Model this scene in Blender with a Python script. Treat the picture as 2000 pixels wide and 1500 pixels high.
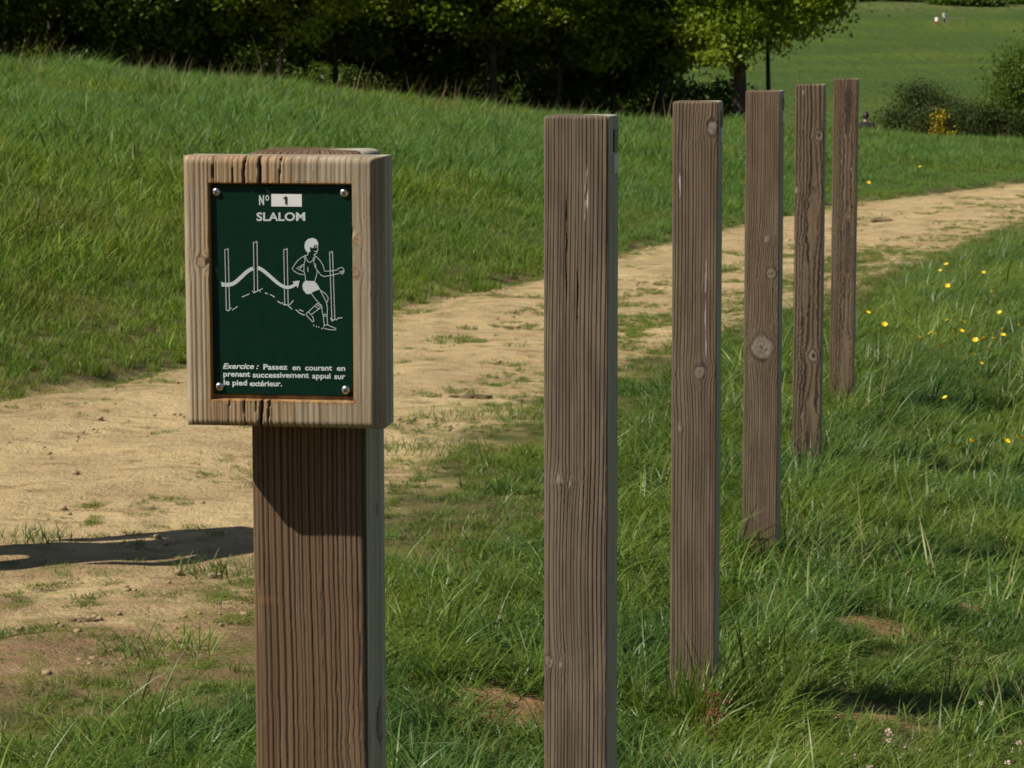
import bpy, math, random
import numpy as np
from mathutils import Vector, Matrix

for o in list(bpy.data.objects):
    bpy.data.objects.remove(o)
S = bpy.context.scene
COL = S.collection
rad = math.radians

# ------------------------------------------------------------------ camera, sky, sun, exposure
CAMZ = 1.67
FPX = 4970.0                      # focal length in pixels of the 2000 px wide photograph
PITCH = math.atan((750 - 112) / FPX)
cam_d = bpy.data.cameras.new('camera')
cam = bpy.data.objects.new('camera', cam_d)
COL.objects.link(cam)
cam.location = (0, 0, CAMZ)
cam.rotation_euler = (math.pi / 2 - PITCH, 0, 0)
cam_d.sensor_width = 36.0
cam_d.lens = 36.0 * FPX / 2000.0
cam_d.clip_start = 0.05
cam_d.clip_end = 3000
cam_d.dof.use_dof = True
cam_d.dof.focus_distance = 3.6
cam_d.dof.aperture_fstop = 30.0
S.camera = cam

SUN_EL = rad(47)
SUN_AZ = rad(65)                  # where shadows run, clockwise from the view axis
world = bpy.data.worlds.new('World')
S.world = world
world.use_nodes = True
wn = world.node_tree.nodes
wl = world.node_tree.links
sky = wn.new('ShaderNodeTexSky')
sky.sky_type = 'NISHITA'
sky.sun_disc = False
sky.sun_elevation = SUN_EL
sky.sun_rotation = SUN_AZ + math.pi
wl.new(sky.outputs[0], wn['Background'].inputs[0])
wn['Background'].inputs[1].default_value = 0.05
sun_d = bpy.data.lights.new('sun', 'SUN')
sun_d.energy = 5.0
sun_d.angle = rad(0.53)
sun_d.color = (1.0, 0.92, 0.78)
sun = bpy.data.objects.new('sun', sun_d)
COL.objects.link(sun)
travel = Vector((math.sin(SUN_AZ) * math.cos(SUN_EL), math.cos(SUN_AZ) * math.cos(SUN_EL), -math.sin(SUN_EL)))
sun.rotation_euler = travel.to_track_quat('-Z', 'Y').to_euler()
sun.location = (-10, -5, 20)

S.view_settings.view_transform = 'Standard'
S.view_settings.look = 'None'
S.view_settings.gamma = 1.0
S.view_settings.use_curve_mapping = False
S.view_settings.exposure = 0.28
S.cycles.max_bounces = 4
S.cycles.diffuse_bounces = 3
S.cycles.glossy_bounces = 2
S.cycles.transparent_max_bounces = 8

# ------------------------------------------------------------------ numeric helpers
def hash2(ix, iy, seed):
    h = (ix.astype(np.int64) * 374761393 + iy.astype(np.int64) * 668265263 + seed * 982451653) & 0xFFFFFFFF
    h = ((h ^ (h >> 13)) * 1274126177) & 0xFFFFFFFF
    h = h ^ (h >> 16)
    return (h & 0xFFFFFF) / float(0xFFFFFF)

def vnoise(x, y, seed=0):
    x = np.asarray(x, float); y = np.asarray(y, float)
    ix = np.floor(x); iy = np.floor(y)
    fx = x - ix; fy = y - iy
    fx = fx * fx * (3 - 2 * fx); fy = fy * fy * (3 - 2 * fy)
    a = hash2(ix, iy, seed); b = hash2(ix + 1, iy, seed)
    c = hash2(ix, iy + 1, seed); d = hash2(ix + 1, iy + 1, seed)
    return (a * (1 - fx) + b * fx) * (1 - fy) + (c * (1 - fx) + d * fx) * fy

def fbm(x, y, seed=0, octv=4):
    v = 0.0; a = 0.5; t = 0.0
    for k in range(octv):
        v = v + a * vnoise(np.asarray(x) * 2 ** k, np.asarray(y) * 2 ** k, seed + k * 17)
        t += a; a *= 0.5
    return v / t

def sstep(a, b, x):
    t = np.clip((np.asarray(x, float) - a) / (b - a), 0, 1)
    return t * t * (3 - 2 * t)

def ray(px, py):
    """direction (x, y, z), with y = 1, of the sight line through a pixel of the photograph"""
    xc = (px - 1000) / FPX; yc = -(py - 750) / FPX
    d = Vector((xc, math.cos(PITCH) + yc * math.sin(PITCH), -math.sin(PITCH) + yc * math.cos(PITCH)))
    return d / d.y

def at(px, py, y):
    d = ray(px, py)
    return Vector((d.x * y, y, CAMZ + d.z * y))

def flat(px, py):
    d = ray(px, py)
    y = -CAMZ / d.z
    return (d.x * y, y)

# ------------------------------------------------------------------ the lie of the land
UP = [flat(*p) for p in [(0, 785), (180, 757), (360, 715), (560, 662), (770, 605), (1055, 545), (1230, 490), (1440, 440), (1690, 393), (2000, 358)]]
LO = [flat(*p) for p in [(0, 1340), (250, 1305), (490, 1190), (750, 985), (900, 890), (1055, 800), (1210, 715), (1450, 635), (1700, 548), (1850, 490), (2000, 436)]]
UP = [(-14, -9.5), (-7.5, 2.5)] + UP + [(11.5, 39.5), (19, 46), (40, 62)]
LO = [(-7.5, -9.5), (-4.0, 0.0), (-2.6, 4.3)] + LO + [(8.2, 31.5), (16, 40), (40, 56)]
UP = np.array(UP); LO = np.array(LO)

def sdist(P, x, y):
    """signed distance to a polyline, positive to its right"""
    best = np.full(x.shape, 1e9); sg = np.ones(x.shape)
    for (ax, ay), (bx, by) in zip(P[:-1], P[1:]):
        dx, dy = bx - ax, by - ay
        t = np.clip(((x - ax) * dx + (y - ay) * dy) / (dx * dx + dy * dy), 0, 1)
        ex = x - ax - t * dx; ey = y - ay - t * dy
        d = np.hypot(ex, ey)
        cr = ex * dy - ey * dx
        m = d < best
        best = np.where(m, d, best); sg = np.where(m, np.where(cr >= 0, 1.0, -1.0), sg)
    return best * sg

def edges(x, y):
    x = np.asarray(x, float); y = np.asarray(y, float)
    return sdist(UP, x, y), -sdist(LO, x, y)        # both positive on the path

def pathd(x, y):
    a, b = edges(x, y)
    return np.minimum(a, b)

# crest of the meadow seen against the wood, by sight line
CR = [(-400, 92, 31), (0, 124, 33), (240, 138, 34.5), (500, 160, 36), (800, 193, 38), (1000, 213, 39), (1200, 226, 41), (1440, 234, 43), (1700, 248, 45), (1850, 262, 46), (2000, 272, 47), (2400, 290, 50)]
CR_A = np.array([(p[0] - 1000) / FPX for p in CR])
CR_Y = np.array([p[2] for p in CR], float)
CR_H = np.array([CAMZ + ray(p[0], p[1]).z * p[2] for p in CR]) - np.interp(CR_A, [-.2, -.1, 0, .09, .14, .2], [.27, .29, .36, .42, .27, .22])
UE_A = UP[:, 0] / np.maximum(UP[:, 1], 1e-3)
UE_A = UE_A[2:12]; UE_Y = UP[2:12, 1]

HILL_Y = np.array([60, 70, 80, 100, 150, 250, 350, 450, 520, 700, 1500], float)
HILL_Z = np.array([-1.3, -1.5, -1.45, -1.0, 0.0, 2.7, 6.2, 11.3, 14.5, 17, 18])

def line_lat(x, y):
    return (x - (-0.777 + 0.192 * y)) * 0.982

def hbase(x, y):
    x = np.asarray(x, float); y = np.asarray(y, float)
    rho = np.hypot(x, y)
    a = np.where(y > 0.5, x / np.maximum(y, 0.5), np.sign(x) * 2)
    a = np.clip(a, -0.28, 0.30)
    yy = np.where(y > 0.5, y, 0.5)
    ye = np.interp(a, UE_A, UE_Y); yc = np.interp(a, CR_A, CR_Y); hc = np.interp(a, CR_A, CR_H)
    t = np.clip((yy - ye) / (yc - ye), 0, 1)
    up = hc * (0.55 * t + 0.45 * np.sin(t * math.pi / 2)) 
    gen = np.clip(a * 30 - 2.9, 0, 1)                         # the ground keeps its height towards the wood, falls away to the right
    lowl = hc - 0.25 * sstep(0, 18, yy - yc)
    hill = np.interp(yy, HILL_Y, HILL_Z)
    w = sstep(0, 22, yy - yc)
    right = hc * (1 - w) + hill * w
    farl = lowl * (1 - sstep(66, 95, yy)) + hill * sstep(66, 95, yy)
    h = np.where(yy <= yc, up, farl * (1 - gen) + right * gen)
    h = h * np.where(y > 0.5, 1, 0)
    lat = line_lat(x, y)
    dip = 0.17 * sstep(0.05, 0.85, lat) * (1 - sstep(1.7, 4.0, lat)) * sstep(3.0, 5.0, y) * (1 - sstep(12, 17, y))
    dip = dip + .085 * np.exp(-(lat / .45) ** 2) * sstep(4.5, 5.8, y) * (1 - sstep(13.5, 17, y))
    n = (fbm(x * 0.9, y * 0.9, 3) - 0.5) * 0.09 * (1 - sstep(60, 80, rho))
    n = n * np.clip(0.35 + np.maximum(0, -pathd(x, y)) * 0.9, 0, 1)
    far = (fbm(x * 0.03, y * 0.03, 9) - 0.5) * 2.2 * sstep(120, 220, rho)
    return h - dip + n + far

def ground_px(px, py, near=2.0, far=500.0):
    d = ray(px, py)
    ys = np.exp(np.linspace(math.log(near), math.log(far), 6000))
    z = CAMZ + d.z * ys
    hit = np.nonzero(z <= hbase(d.x * ys, ys))[0]
    y = ys[hit[0]] if len(hit) else far
    return Vector((d.x * y, y, float(hbase(d.x * y, y))))

# ------------------------------------------------------------------ object helpers
def tag(o, label=None, cat=None, group=None, kind=None):
    if label: o['label'] = label
    if cat: o['category'] = cat
    if group: o['group'] = group
    if kind: o['kind'] = kind
    return o

def link(o, parent=None):
    COL.objects.link(o)
    if parent is not None:
        o.parent = parent
    return o

def empty(name, loc=(0, 0, 0), rz=0.0, sc=1.0):
    o = bpy.data.objects.new(name, None)
    o.empty_display_size = 0.1
    o.location = loc; o.rotation_euler = (0, 0, rz); o.scale = (sc, sc, sc)
    return link(o)

def mesh_np(name, V, F, mats=(), attrs=None, smooth=False, mat_idx=None):
    V = np.asarray(V, np.float32)
    me = bpy.data.meshes.new(name)
    if isinstance(F, np.ndarray):
        fl = [F]
    else:
        fl = F
    nl = sum(f.size for f in fl); nf = sum(len(f) for f in fl)
    me.vertices.add(len(V)); me.vertices.foreach_set('co', V.ravel())
    if nf == 0:
        F = None; mat_idx = None
    me.loops.add(nl); me.polygons.add(nf)
    if nf: me.loops.foreach_set('vertex_index', np.concatenate([f.ravel() for f in fl]).astype(np.int32))
    tot = np.concatenate([np.full(len(f), f.shape[1], np.int32) for f in fl])
    st = np.concatenate([[0], np.cumsum(tot)[:-1]]).astype(np.int32)
    if nf:
        me.polygons.foreach_set('loop_start', st)
        me.polygons.foreach_set('loop_total', tot)
    if mat_idx is not None:
        me.polygons.foreach_set('material_index', np.asarray(mat_idx, np.int32))
    me.update(calc_edges=True)
    me.validate()
    if smooth:
        me.shade_smooth()
    for m in mats:
        me.materials.append(m)
    for k, v in (attrs or {}).items():
        v = np.asarray(v, np.float32)
        if v.ndim == 1:
            at_ = me.attributes.new(k, 'FLOAT', 'POINT'); at_.data.foreach_set('value', v)
        else:
            at_ = me.attributes.new(k, 'FLOAT_VECTOR', 'POINT'); at_.data.foreach_set('vector', v.ravel())
    return me

def obj_np(name, V, F, mats=(), attrs=None, smooth=False, parent=None, mat_idx=None):
    return link(bpy.data.objects.new(name, mesh_np(name, V, F, mats, attrs, smooth, mat_idx)), parent)

def grid_faces(nr, nc, wrap=False):
    r = np.arange(nr - 1)[:, None]; c = np.arange(nc if wrap else nc - 1)[None, :]
    c2 = (c + 1) % nc
    a = r * nc + c; b = r * nc + c2; d = (r + 1) * nc + c2; e = (r + 1) * nc + c
    return np.stack([a + 0 * c, b, d, e], -1).reshape(-1, 4)

class MB:
    """collects simple shapes into one mesh"""
    def __init__(s): s.v = []; s.f = []; s.n = 0
    def add(s, V, F):
        s.v += [tuple(p) for p in V]
        s.f += [tuple(i + s.n for i in f) for f in F]
        s.n += len(V)
    def box(s, c, d, bev=0.0):
        x, y, z = (k / 2 for k in d)
        b = min(bev, x * .9, y * .9, z * .9)
        if b <= 0:
            V = [(c[0] + i * x, c[1] + j * y, c[2] + k * z) for i in (-1, 1) for j in (-1, 1) for k in (-1, 1)]
            s.add(V, [(0, 1, 3, 2), (4, 6, 7, 5), (0, 4, 5, 1), (2, 3, 7, 6), (0, 2, 6, 4), (1, 5, 7, 3)])
        else:
            rings = []
            for zz, i in ((-z, b), (-z + b, 0), (z - b, 0), (z, b)):
                X = x - i; Y = y - i; r = b
                rings.append([(c[0] + p, c[1] + q, c[2] + zz) for p, q in
                              ((-X + r, -Y), (X - r, -Y), (X, -Y + r), (X, Y - r), (X - r, Y), (-X + r, Y), (-X, Y - r), (-X, -Y + r))])
            V = [p for r in rings for p in r]
            F = [(k * 8 + i, k * 8 + (i + 1) % 8, k * 8 + 8 + (i + 1) % 8, k * 8 + 8 + i) for k in range(3) for i in range(8)]
            F += [tuple(range(7, -1, -1)), tuple(range(24, 32))]
            s.add(V, F)
    def tube(s, pts, radii, n=8):
        pts = [Vector(p) for p in pts]
        V = []; F = []
        for i, p in enumerate(pts):
            t = (pts[min(i + 1, len(pts) - 1)] - pts[max(i - 1, 0)]).normalized()
            u = t.orthogonal().normalized() if i == 0 else (u - t * u.dot(t)).normalized()
            w = t.cross(u)
            for k in range(n):
                a = 2 * math.pi * k / n
                V.append(p + (u * math.cos(a) + w * math.sin(a)) * radii[i])
        for i in range(len(pts) - 1):
            for k in range(n):
                F.append((i * n + k, i * n + (k + 1) % n, (i + 1) * n + (k + 1) % n, (i + 1) * n + k))
        F += [tuple(range(n - 1, -1, -1)), tuple((len(pts) - 1) * n + k for k in range(n))]
        s.add(V, F)
    def build(s, name, m, parent=None, smooth=False):
        me = bpy.data.meshes.new(name)
        me.from_pydata(s.v, [], s.f); me.update()
        if smooth: me.shade_smooth()
        if m: me.materials.append(m)
        return link(bpy.data.objects.new(name, me), parent)

def leaf_cloud(rs, centres, cr, per, size):
    """leaf-sized folded faces gathered in clumps"""
    n = len(centres) * per
    C = np.repeat(centres, per, 0) + rs.randn(n, 3) * np.repeat(cr, per)[:, None] * np.array([1, 1, .62])
    d = rs.randn(n, 3); d /= np.linalg.norm(d, axis=1)[:, None]
    up = rs.randn(n, 3) * .75 + np.array([0, 0, 1.0])
    s_ = np.cross(d, up); s_ /= np.linalg.norm(s_, axis=1)[:, None] + 1e-9
    nn = np.cross(s_, d)
    L_ = (size * (.6 + .8 * rs.rand(n)))[:, None]
    V = np.stack([C - d * L_ * .5, C + s_ * L_ * .34 - nn * L_ * .08, C + d * L_ * .5, C - s_ * L_ * .34 - nn * L_ * .08], 1).reshape(-1, 3)
    i = np.arange(n)[:, None] * 4
    F = np.concatenate([i + np.array([[0, 1, 2]]), i + np.array([[0, 2, 3]])])
    tint = np.repeat(np.clip(np.repeat(rs.rand(len(centres)), per) * .6 + .35 * rs.rand(n), 0, 1), 4)
    return V, F, tint

# ------------------------------------------------------------------ materials
def new_mat(name):
    m = bpy.data.materials.new(name)
    m.use_nodes = True
    return m, m.node_tree.nodes, m.node_tree.links, m.node_tree.nodes['Principled BSDF']

class NT:
    def __init__(s, name):
        s.m, s.n, s.l, s.p = new_mat(name)
    def put(s, sock, v):
        if hasattr(v, 'is_output') or hasattr(v, 'links'):
            s.l.new(v, sock)
        elif isinstance(v, (tuple, list)) and len(v) == 3 and sock.type == 'RGBA':
            sock.default_value = (*v, 1)
        else:
            sock.default_value = v
    def attr(s, name, out='Fac'):
        a = s.n.new('ShaderNodeAttribute'); a.attribute_name = name
        return a.outputs[out]
    def coord(s, kind='Object'):
        return s.n.new('ShaderNodeTexCoord').outputs[kind]
    def geo(s, out='Position'):
        return s.n.new('ShaderNodeNewGeometry').outputs[out]
    def mapv(s, v, sc=(1, 1, 1), loc=(0, 0, 0)):
        m = s.n.new('ShaderNodeMapping'); s.put(m.inputs['Vector'], v)
        m.inputs['Scale'].default_value = sc; m.inputs['Location'].default_value = loc
        return m.outputs[0]
    def noise(s, v, scale=5, detail=4, rough=.55, dist=0.0, out='Fac'):
        t = s.n.new('ShaderNodeTexNoise'); s.put(t.inputs['Vector'], v)
        t.inputs['Scale'].default_value = scale; t.inputs['Detail'].default_value = detail
        t.inputs['Roughness'].default_value = rough; t.inputs['Distortion'].default_value = dist
        return t.outputs[out]
    def voro(s, v, scale=5, out='Distance'):
        t = s.n.new('ShaderNodeTexVoronoi'); s.put(t.inputs['Vector'], v); t.inputs['Scale'].default_value = scale
        return t.outputs[out]
    def math(s, op, a, b=0.0, c=None):
        t = s.n.new('ShaderNodeMath'); t.operation = op
        s.put(t.inputs[0], a); s.put(t.inputs[1], b)
        if c is not None: s.put(t.inputs[2], c)
        return t.outputs[0]
    def rng(s, v, a, b, c=0.0, d=1.0, smooth=True):
        t = s.n.new('ShaderNodeMapRange'); s.put(t.inputs[0], v)
        if smooth: t.interpolation_type = 'SMOOTHSTEP'
        for i, k in enumerate((a, b, c, d)): s.put(t.inputs[i + 1], k)
        return t.outputs[0]
    def mix(s, f, a, b, mode='MIX'):
        t = s.n.new('ShaderNodeMix'); t.data_type = 'RGBA'; t.blend_type = mode
        s.put(t.inputs[0], f); s.put(t.inputs[6], a); s.put(t.inputs[7], b)
        return t.outputs[2]
    def bump(s, h, strength=.5, dist=.01, normal=None):
        t = s.n.new('ShaderNodeBump'); s.put(t.inputs['Height'], h)
        t.inputs['Strength'].default_value = strength; t.inputs['Distance'].default_value = dist
        if normal is not None: s.put(t.inputs['Normal'], normal)
        s.l.new(t.outputs[0], s.p.inputs['Normal'])
        return t.outputs[0]
    def base(s, c): s.put(s.p.inputs['Base Color'], c)
    def rough(s, v): s.put(s.p.inputs['Roughness'], v)

def simple(name, col, rough=.6, metal=0.0, spec=.5):
    t = NT(name)
    nz = t.noise(t.coord(), 9, 3)
    t.base(t.mix(t.rng(nz, .3, .7), tuple(c * .85 for c in col), tuple(min(1, c * 1.12) for c in col)))
    t.rough(rough); t.p.inputs['Metallic'].default_value = metal
    t.p.inputs['Specular IOR Level'].default_value = spec
    return t.m

def earth_material():
    t = NT('earth')
    P = t.geo('Position')
    pd = t.attr('pathd')
    n1 = t.noise(P, 1.6, 5, .62)
    n2 = t.noise(P, 7, 5, .65)
    n3 = t.noise(P, 60, 4, .7)
    n4 = t.noise(t.mapv(P, (1.0, 2.6, 1)), 3.2, 5, .65, .4)
    edge = t.math('ADD', pd, t.math('MULTIPLY', t.math('SUBTRACT', n1, .5), .9))
    edge = t.math('ADD', edge, t.math('MULTIPLY', t.math('SUBTRACT', n2, .5), .6))
    m = t.rng(edge, -.14, .12)
    sand = t.mix(t.rng(n1, .35, .66), (.51, .388, .208), (.395, .290, .154))
    sand = t.mix(t.rng(n4, .52, .68, 0, .8), sand, (.235, .155, .078))
    sand = t.mix(t.rng(n2, .30, .43, .5, 0), sand, (.50, .375, .205))
    sand = t.mix(t.rng(n3, .28, .42, .5, 0), sand, (.20, .13, .06))
    sand = t.mix(t.rng(n3, .62, .74, 0, .4), sand, (.62, .50, .32))
    brown = t.math('MULTIPLY', t.rng(t.attr('near'), .1, .8), t.rng(t.noise(P, 1.15, 4, .6), .40, .60))
    sand = t.mix(t.math('MULTIPLY', brown, .85), sand, t.mix(t.rng(n3, .35, .65), (.24, .155, .085), (.165, .10, .055)))
    # thin moss creeping in where the path meets the verge
    moss = t.math('MULTIPLY', t.math('MAXIMUM', t.rng(edge, .75, .05), t.math('MULTIPLY', t.attr('near'), .7)), t.rng(n2, .47, .60))
    sand = t.mix(t.math('MULTIPLY', moss, .75), sand, (.15, .15, .035))
    damp = t.attr('bare')
    soil = t.mix(t.rng(n2, .35, .65), (.065, .072, .022), (.135, .098, .052))
    soil = t.mix(t.rng(n1, .40, .62, 0, .6), soil, (.125, .140, .028))
    soil = t.mix(t.math('MULTIPLY', t.attr('near'), .8), soil, t.mix(t.rng(n2, .42, .58), (.20, .13, .07), (.13, .135, .03)))
    col = t.mix(m, soil, sand)
    col = t.mix(damp, col, t.mix(t.rng(n2, .3, .7), (.30, .18, .095), (.20, .12, .06)))
    t.base(col); t.rough(.95)
    t.p.inputs['Specular IOR Level'].default_value = .15
    h = t.math('ADD', t.math('MULTIPLY', n2, 1.0), t.math('MULTIPLY', n3, .45))
    h = t.math('ADD', h, t.math('MULTIPLY', n4, .8))
    t.bump(h, .85, .045)
    return t.m

def hill_material():
    t = NT('hill_grass')
    P = t.geo('Position')
    n1 = t.noise(t.mapv(P, (1, .25, 1)), .12, 5, .6, .5)
    n2 = t.noise(t.mapv(P, (1, .22, 1)), .9, 5, .65)
    n3 = t.noise(t.mapv(P, (1, .3, 1)), 5, 3, .7)
    c = t.mix(t.rng(n1, .35, .65), (.094, .138, .018), (.060, .110, .017))
    c = t.mix(t.rng(n2, .45, .68, 0, .7), c, (.080, .105, .022))
    c = t.mix(t.rng(n3, .5, .75, 0, .6), c, (.030, .066, .014))
    band = t.noise(t.mapv(P, (.012, .055, 0)), 1.0, 4, .6, .6)
    c = t.mix(t.rng(band, .42, .60, 0, .6), c, (.046, .086, .015))
    top = t.n.new('ShaderNodeSeparateXYZ'); t.l.new(P, top.inputs[0])
    dry = t.math('MULTIPLY', t.rng(top.outputs[1], 385, 425), t.rng(n2, .48, .62))
    c = t.mix(t.math('MULTIPLY', dry, .7), c, (.19, .16, .09))
    t.base(c); t.rough(.9)
    t.p.inputs['Specular IOR Level'].default_value = .15
    t.bump(t.math('ADD', n2, t.math('MULTIPLY', n3, .6)), .8, .8)
    return t.m

def leaf_material(name, c1, c2, c3, trans=.35, rough=.45, spec=.35, pale=0.0, glow=1.5, blue=None, dark=None):
    """thin leaves and blades: reflect and let light through; three tints picked per blade"""
    t = NT(name)
    k = t.attr('tint')
    r = t.n.new('ShaderNodeObjectInfo').outputs['Random']
    c = t.mix(t.rng(k, .1, .75), c1, c2)
    c = t.mix(t.rng(k, .70, .83, 0, pale), c, tuple(min(1, a * 1.9 + .03) for a in c2))
    c = t.mix(t.rng(k, .86, .97), c, c3)
    c = t.mix(t.rng(r, 0, 1, 0, .8, False), c, tuple(x * .5 for x in c2))
    P = t.geo('Position')
    big = t.noise(P, .9, 3)
    c = t.mix(t.rng(big, .42, .68, 0, .45), c, tuple(min(1, x * y) for x, y in zip(c2, (1.25, 1.08, .9))))
    if dark:
        c = t.mix(t.rng(t.noise(P, 1.1, 4, .6), .48, .62, 0, .62), c, dark)
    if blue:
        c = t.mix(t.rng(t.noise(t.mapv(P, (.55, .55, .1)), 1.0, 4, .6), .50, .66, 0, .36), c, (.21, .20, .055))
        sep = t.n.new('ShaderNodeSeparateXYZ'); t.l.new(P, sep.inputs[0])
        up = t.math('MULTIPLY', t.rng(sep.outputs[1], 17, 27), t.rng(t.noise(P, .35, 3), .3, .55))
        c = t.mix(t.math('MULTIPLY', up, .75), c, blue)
    t.base(c); t.rough(rough); t.p.inputs['Specular IOR Level'].default_value = spec
    tr = t.n.new('ShaderNodeBsdfTranslucent')
    g = t.mix(1.0, c, (glow, glow, glow * .7), 'MULTIPLY')
    t.l.new(g, tr.inputs[0])
    mx = t.n.new('ShaderNodeMixShader'); mx.inputs[0].default_value = trans
    t.l.new(t.p.outputs[0], mx.inputs[1]); t.l.new(tr.outputs[0], mx.inputs[2])
    out = t.n['Material Output']
    t.l.new(mx.outputs[0], out.inputs['Surface'])
    return t.m

def wood_material(name, light, dark, warm, fine=(260, 260, 5), knotc=(.27, .215, .175)):
    """weathered softwood; the ring lines come with the mesh as attributes"""
    t = NT(name)
    C = t.coord('Object')
    g = t.math('POWER', t.attr('groove'), .7); grey = t.attr('grey'); tone = t.attr('tone'); kn = t.attr('knot'); rim = t.attr('rim'); pale = t.attr('pale'); crack = t.attr('crack'); fresh = t.attr('fresh')
    st = t.noise(t.mapv(C, fine), 1.0, 3, .6)
    st2 = t.noise(t.mapv(C, (70, 70, 1.6)), 1.0, 4, .6)
    blot = t.noise(t.mapv(C, (22, 22, 5)), 1.0, 4, .6)
    c = t.mix(t.rng(blot, .36, .66), light, tuple(x * .62 for x in light))
    c = t.mix(tone, c, warm)
    c = t.mix(t.rng(st2, .45, .7, 0, .38), c, tuple(x * .55 for x in warm))
    c = t.mix(grey, c, t.mix(t.rng(st2, .4, .65), (.52, .50, .385), (.34, .33, .25)))  # paler grey right-hand faces; sky and grass bounce is painted into their colour
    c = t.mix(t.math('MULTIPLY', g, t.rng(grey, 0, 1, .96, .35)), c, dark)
    c = t.mix(t.rng(st, .55, .75, 0, .38), c, dark)
    c = t.mix(t.rng(st, .44, .30, 0, .35), c, tuple(min(1, x * 1.35) for x in light))
    c = t.mix(t.math('MULTIPLY', kn, .8), c, t.mix(t.rng(blot, .4, .6), knotc, tuple(x * .7 for x in knotc)))
    c = t.mix(t.math('MULTIPLY', rim, .9), c, tuple(x * .7 for x in dark))
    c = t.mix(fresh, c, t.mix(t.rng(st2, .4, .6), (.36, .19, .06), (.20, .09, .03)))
    c = t.mix(t.math('MULTIPLY', pale, .6), c, (.60, .56, .53))
    c = t.mix(crack, c, (.02, .013, .009))
    t.base(c); t.rough(.82); t.p.inputs['Specular IOR Level'].default_value = .28
    sp = t.noise(t.mapv(C, (400, 400, 60)), 1.0, 2, .7)
    t.bump(t.math('ADD', t.math('MULTIPLY', st, 1.0), t.math('MULTIPLY', sp, .5)), .5, .0012)
    return t.m

M_EARTH = earth_material()
M_HILL = hill_material()
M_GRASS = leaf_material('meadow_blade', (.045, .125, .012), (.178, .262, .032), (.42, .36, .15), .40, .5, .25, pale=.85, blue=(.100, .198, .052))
M_VERGE = leaf_material('verge_blade', (.042, .126, .015), (.160, .240, .036), (.33, .30, .13), .36, .42, .42, pale=.6, dark=(.030, .098, .020))
M_SHORT = leaf_material('short_blade', (.090, .175, .020), (.155, .200, .032), (.28, .22, .095), .3, .5, .35, pale=.5)
M_DRY = leaf_material('seed_stalk', (.20, .145, .07), (.25, .18, .09), (.30, .22, .12), .25, .6, .3)
M_LEAF = leaf_material('oak_leaf', (.075, .150, .010), (.215, .290, .018), (.29, .32, .030), .42, .5, .3)
M_LEAF_D = leaf_material('dark_leaf', (.038, .080, .010), (.092, .148, .016), (.09, .11, .02), .3, .5, .25)
M_BUSH = leaf_material('bush_leaf', (.034, .066, .014), (.070, .098, .022), (.11, .12, .03), .25, .55, .25)
M_GORSE = leaf_material('gorse_bloom', (.55, .42, .02), (.66, .50, .02), (.20, .20, .02), .25, .5, .3)

# ------------------------------------------------------------------ ground sheets
BARE = [((1680, 1402), .26, .085), ((1700, 1222), .22, .08), ((1860, 1180), .16, .08), ((1010, 1385), .13, .13), ((950, 1350), .10, .12), ((1600, 845), .06, .2), ((1900, 322), .45, .5), ((1935, 338), .5, .35)]
BARE = [(ground_px(*p), a, b) for p, a, b in BARE]

def bare(x, y):
    v = np.zeros(np.shape(x))
    for c, a, b in BARE:
        q = np.hypot((x - c.x) / a, (y - c.y) / (b * 1.5))
        q = q + (fbm(x * 9, y * 9, 5) - .5) * 1.1
        v = np.maximum(v, 1 - sstep(.6, 1.05, q))
    return v

def near_left(x, y):
    """worn ground between the path and the sign"""
    return sstep(-.045, -.075, x / np.maximum(y, .5)) * sstep(9.2, 7.4, y) * sstep(6.25, 6.9, y + (vnoise(x * 3, y * 3, 77) - .5) * .6)

def ground_height(x, y):
    d = pathd(x, y)
    lip = 0.035 * sstep(.0, -.18, edges(x, y)[0])
    return hbase(x, y) - 0.06 * sstep(.0, .3, d) + lip

th = np.concatenate([np.linspace(-math.pi, -.5, 40)[:-1], np.linspace(-.5, -.23, 30)[:-1], np.linspace(-.23, .23, 330), np.linspace(.23, .5, 30)[1:], np.linspace(.5, math.pi, 40)[1:]])
rr = np.concatenate([[0.02, .5, 1.0, 2.0], np.exp(np.linspace(math.log(3), math.log(76), 420))])
R, T = np.meshgrid(rr, th, indexing='ij')
X = R * np.sin(T); Y = R * np.cos(T)
Z = ground_height(X.ravel(), Y.ravel())
G = obj_np('ground', np.stack([X.ravel(), Y.ravel(), Z], 1), grid_faces(len(rr), len(th)), [M_EARTH],
           {'pathd': pathd(X.ravel(), Y.ravel()), 'bare': bare(X.ravel(), Y.ravel()), 'near': near_left(X.ravel(), Y.ravel())}, True)
tag(G, kind='structure')

rr = np.concatenate([[75.5], np.exp(np.linspace(math.log(78), math.log(1600), 150))])
th = np.concatenate([np.linspace(-math.pi, -.3, 60)[:-1], np.linspace(-.3, .3, 120), np.linspace(.3, math.pi, 60)[1:]])
R, T = np.meshgrid(rr, th, indexing='ij')
X = (R * np.sin(T)).ravel(); Y = (R * np.cos(T)).ravel()
Z = hbase(X, Y); Z[:len(th)] -= .15
HL = obj_np('hill', np.stack([X, Y, Z], 1), grid_faces(len(rr), len(th)), [M_HILL], None, True)
tag(HL, kind='structure')

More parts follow.
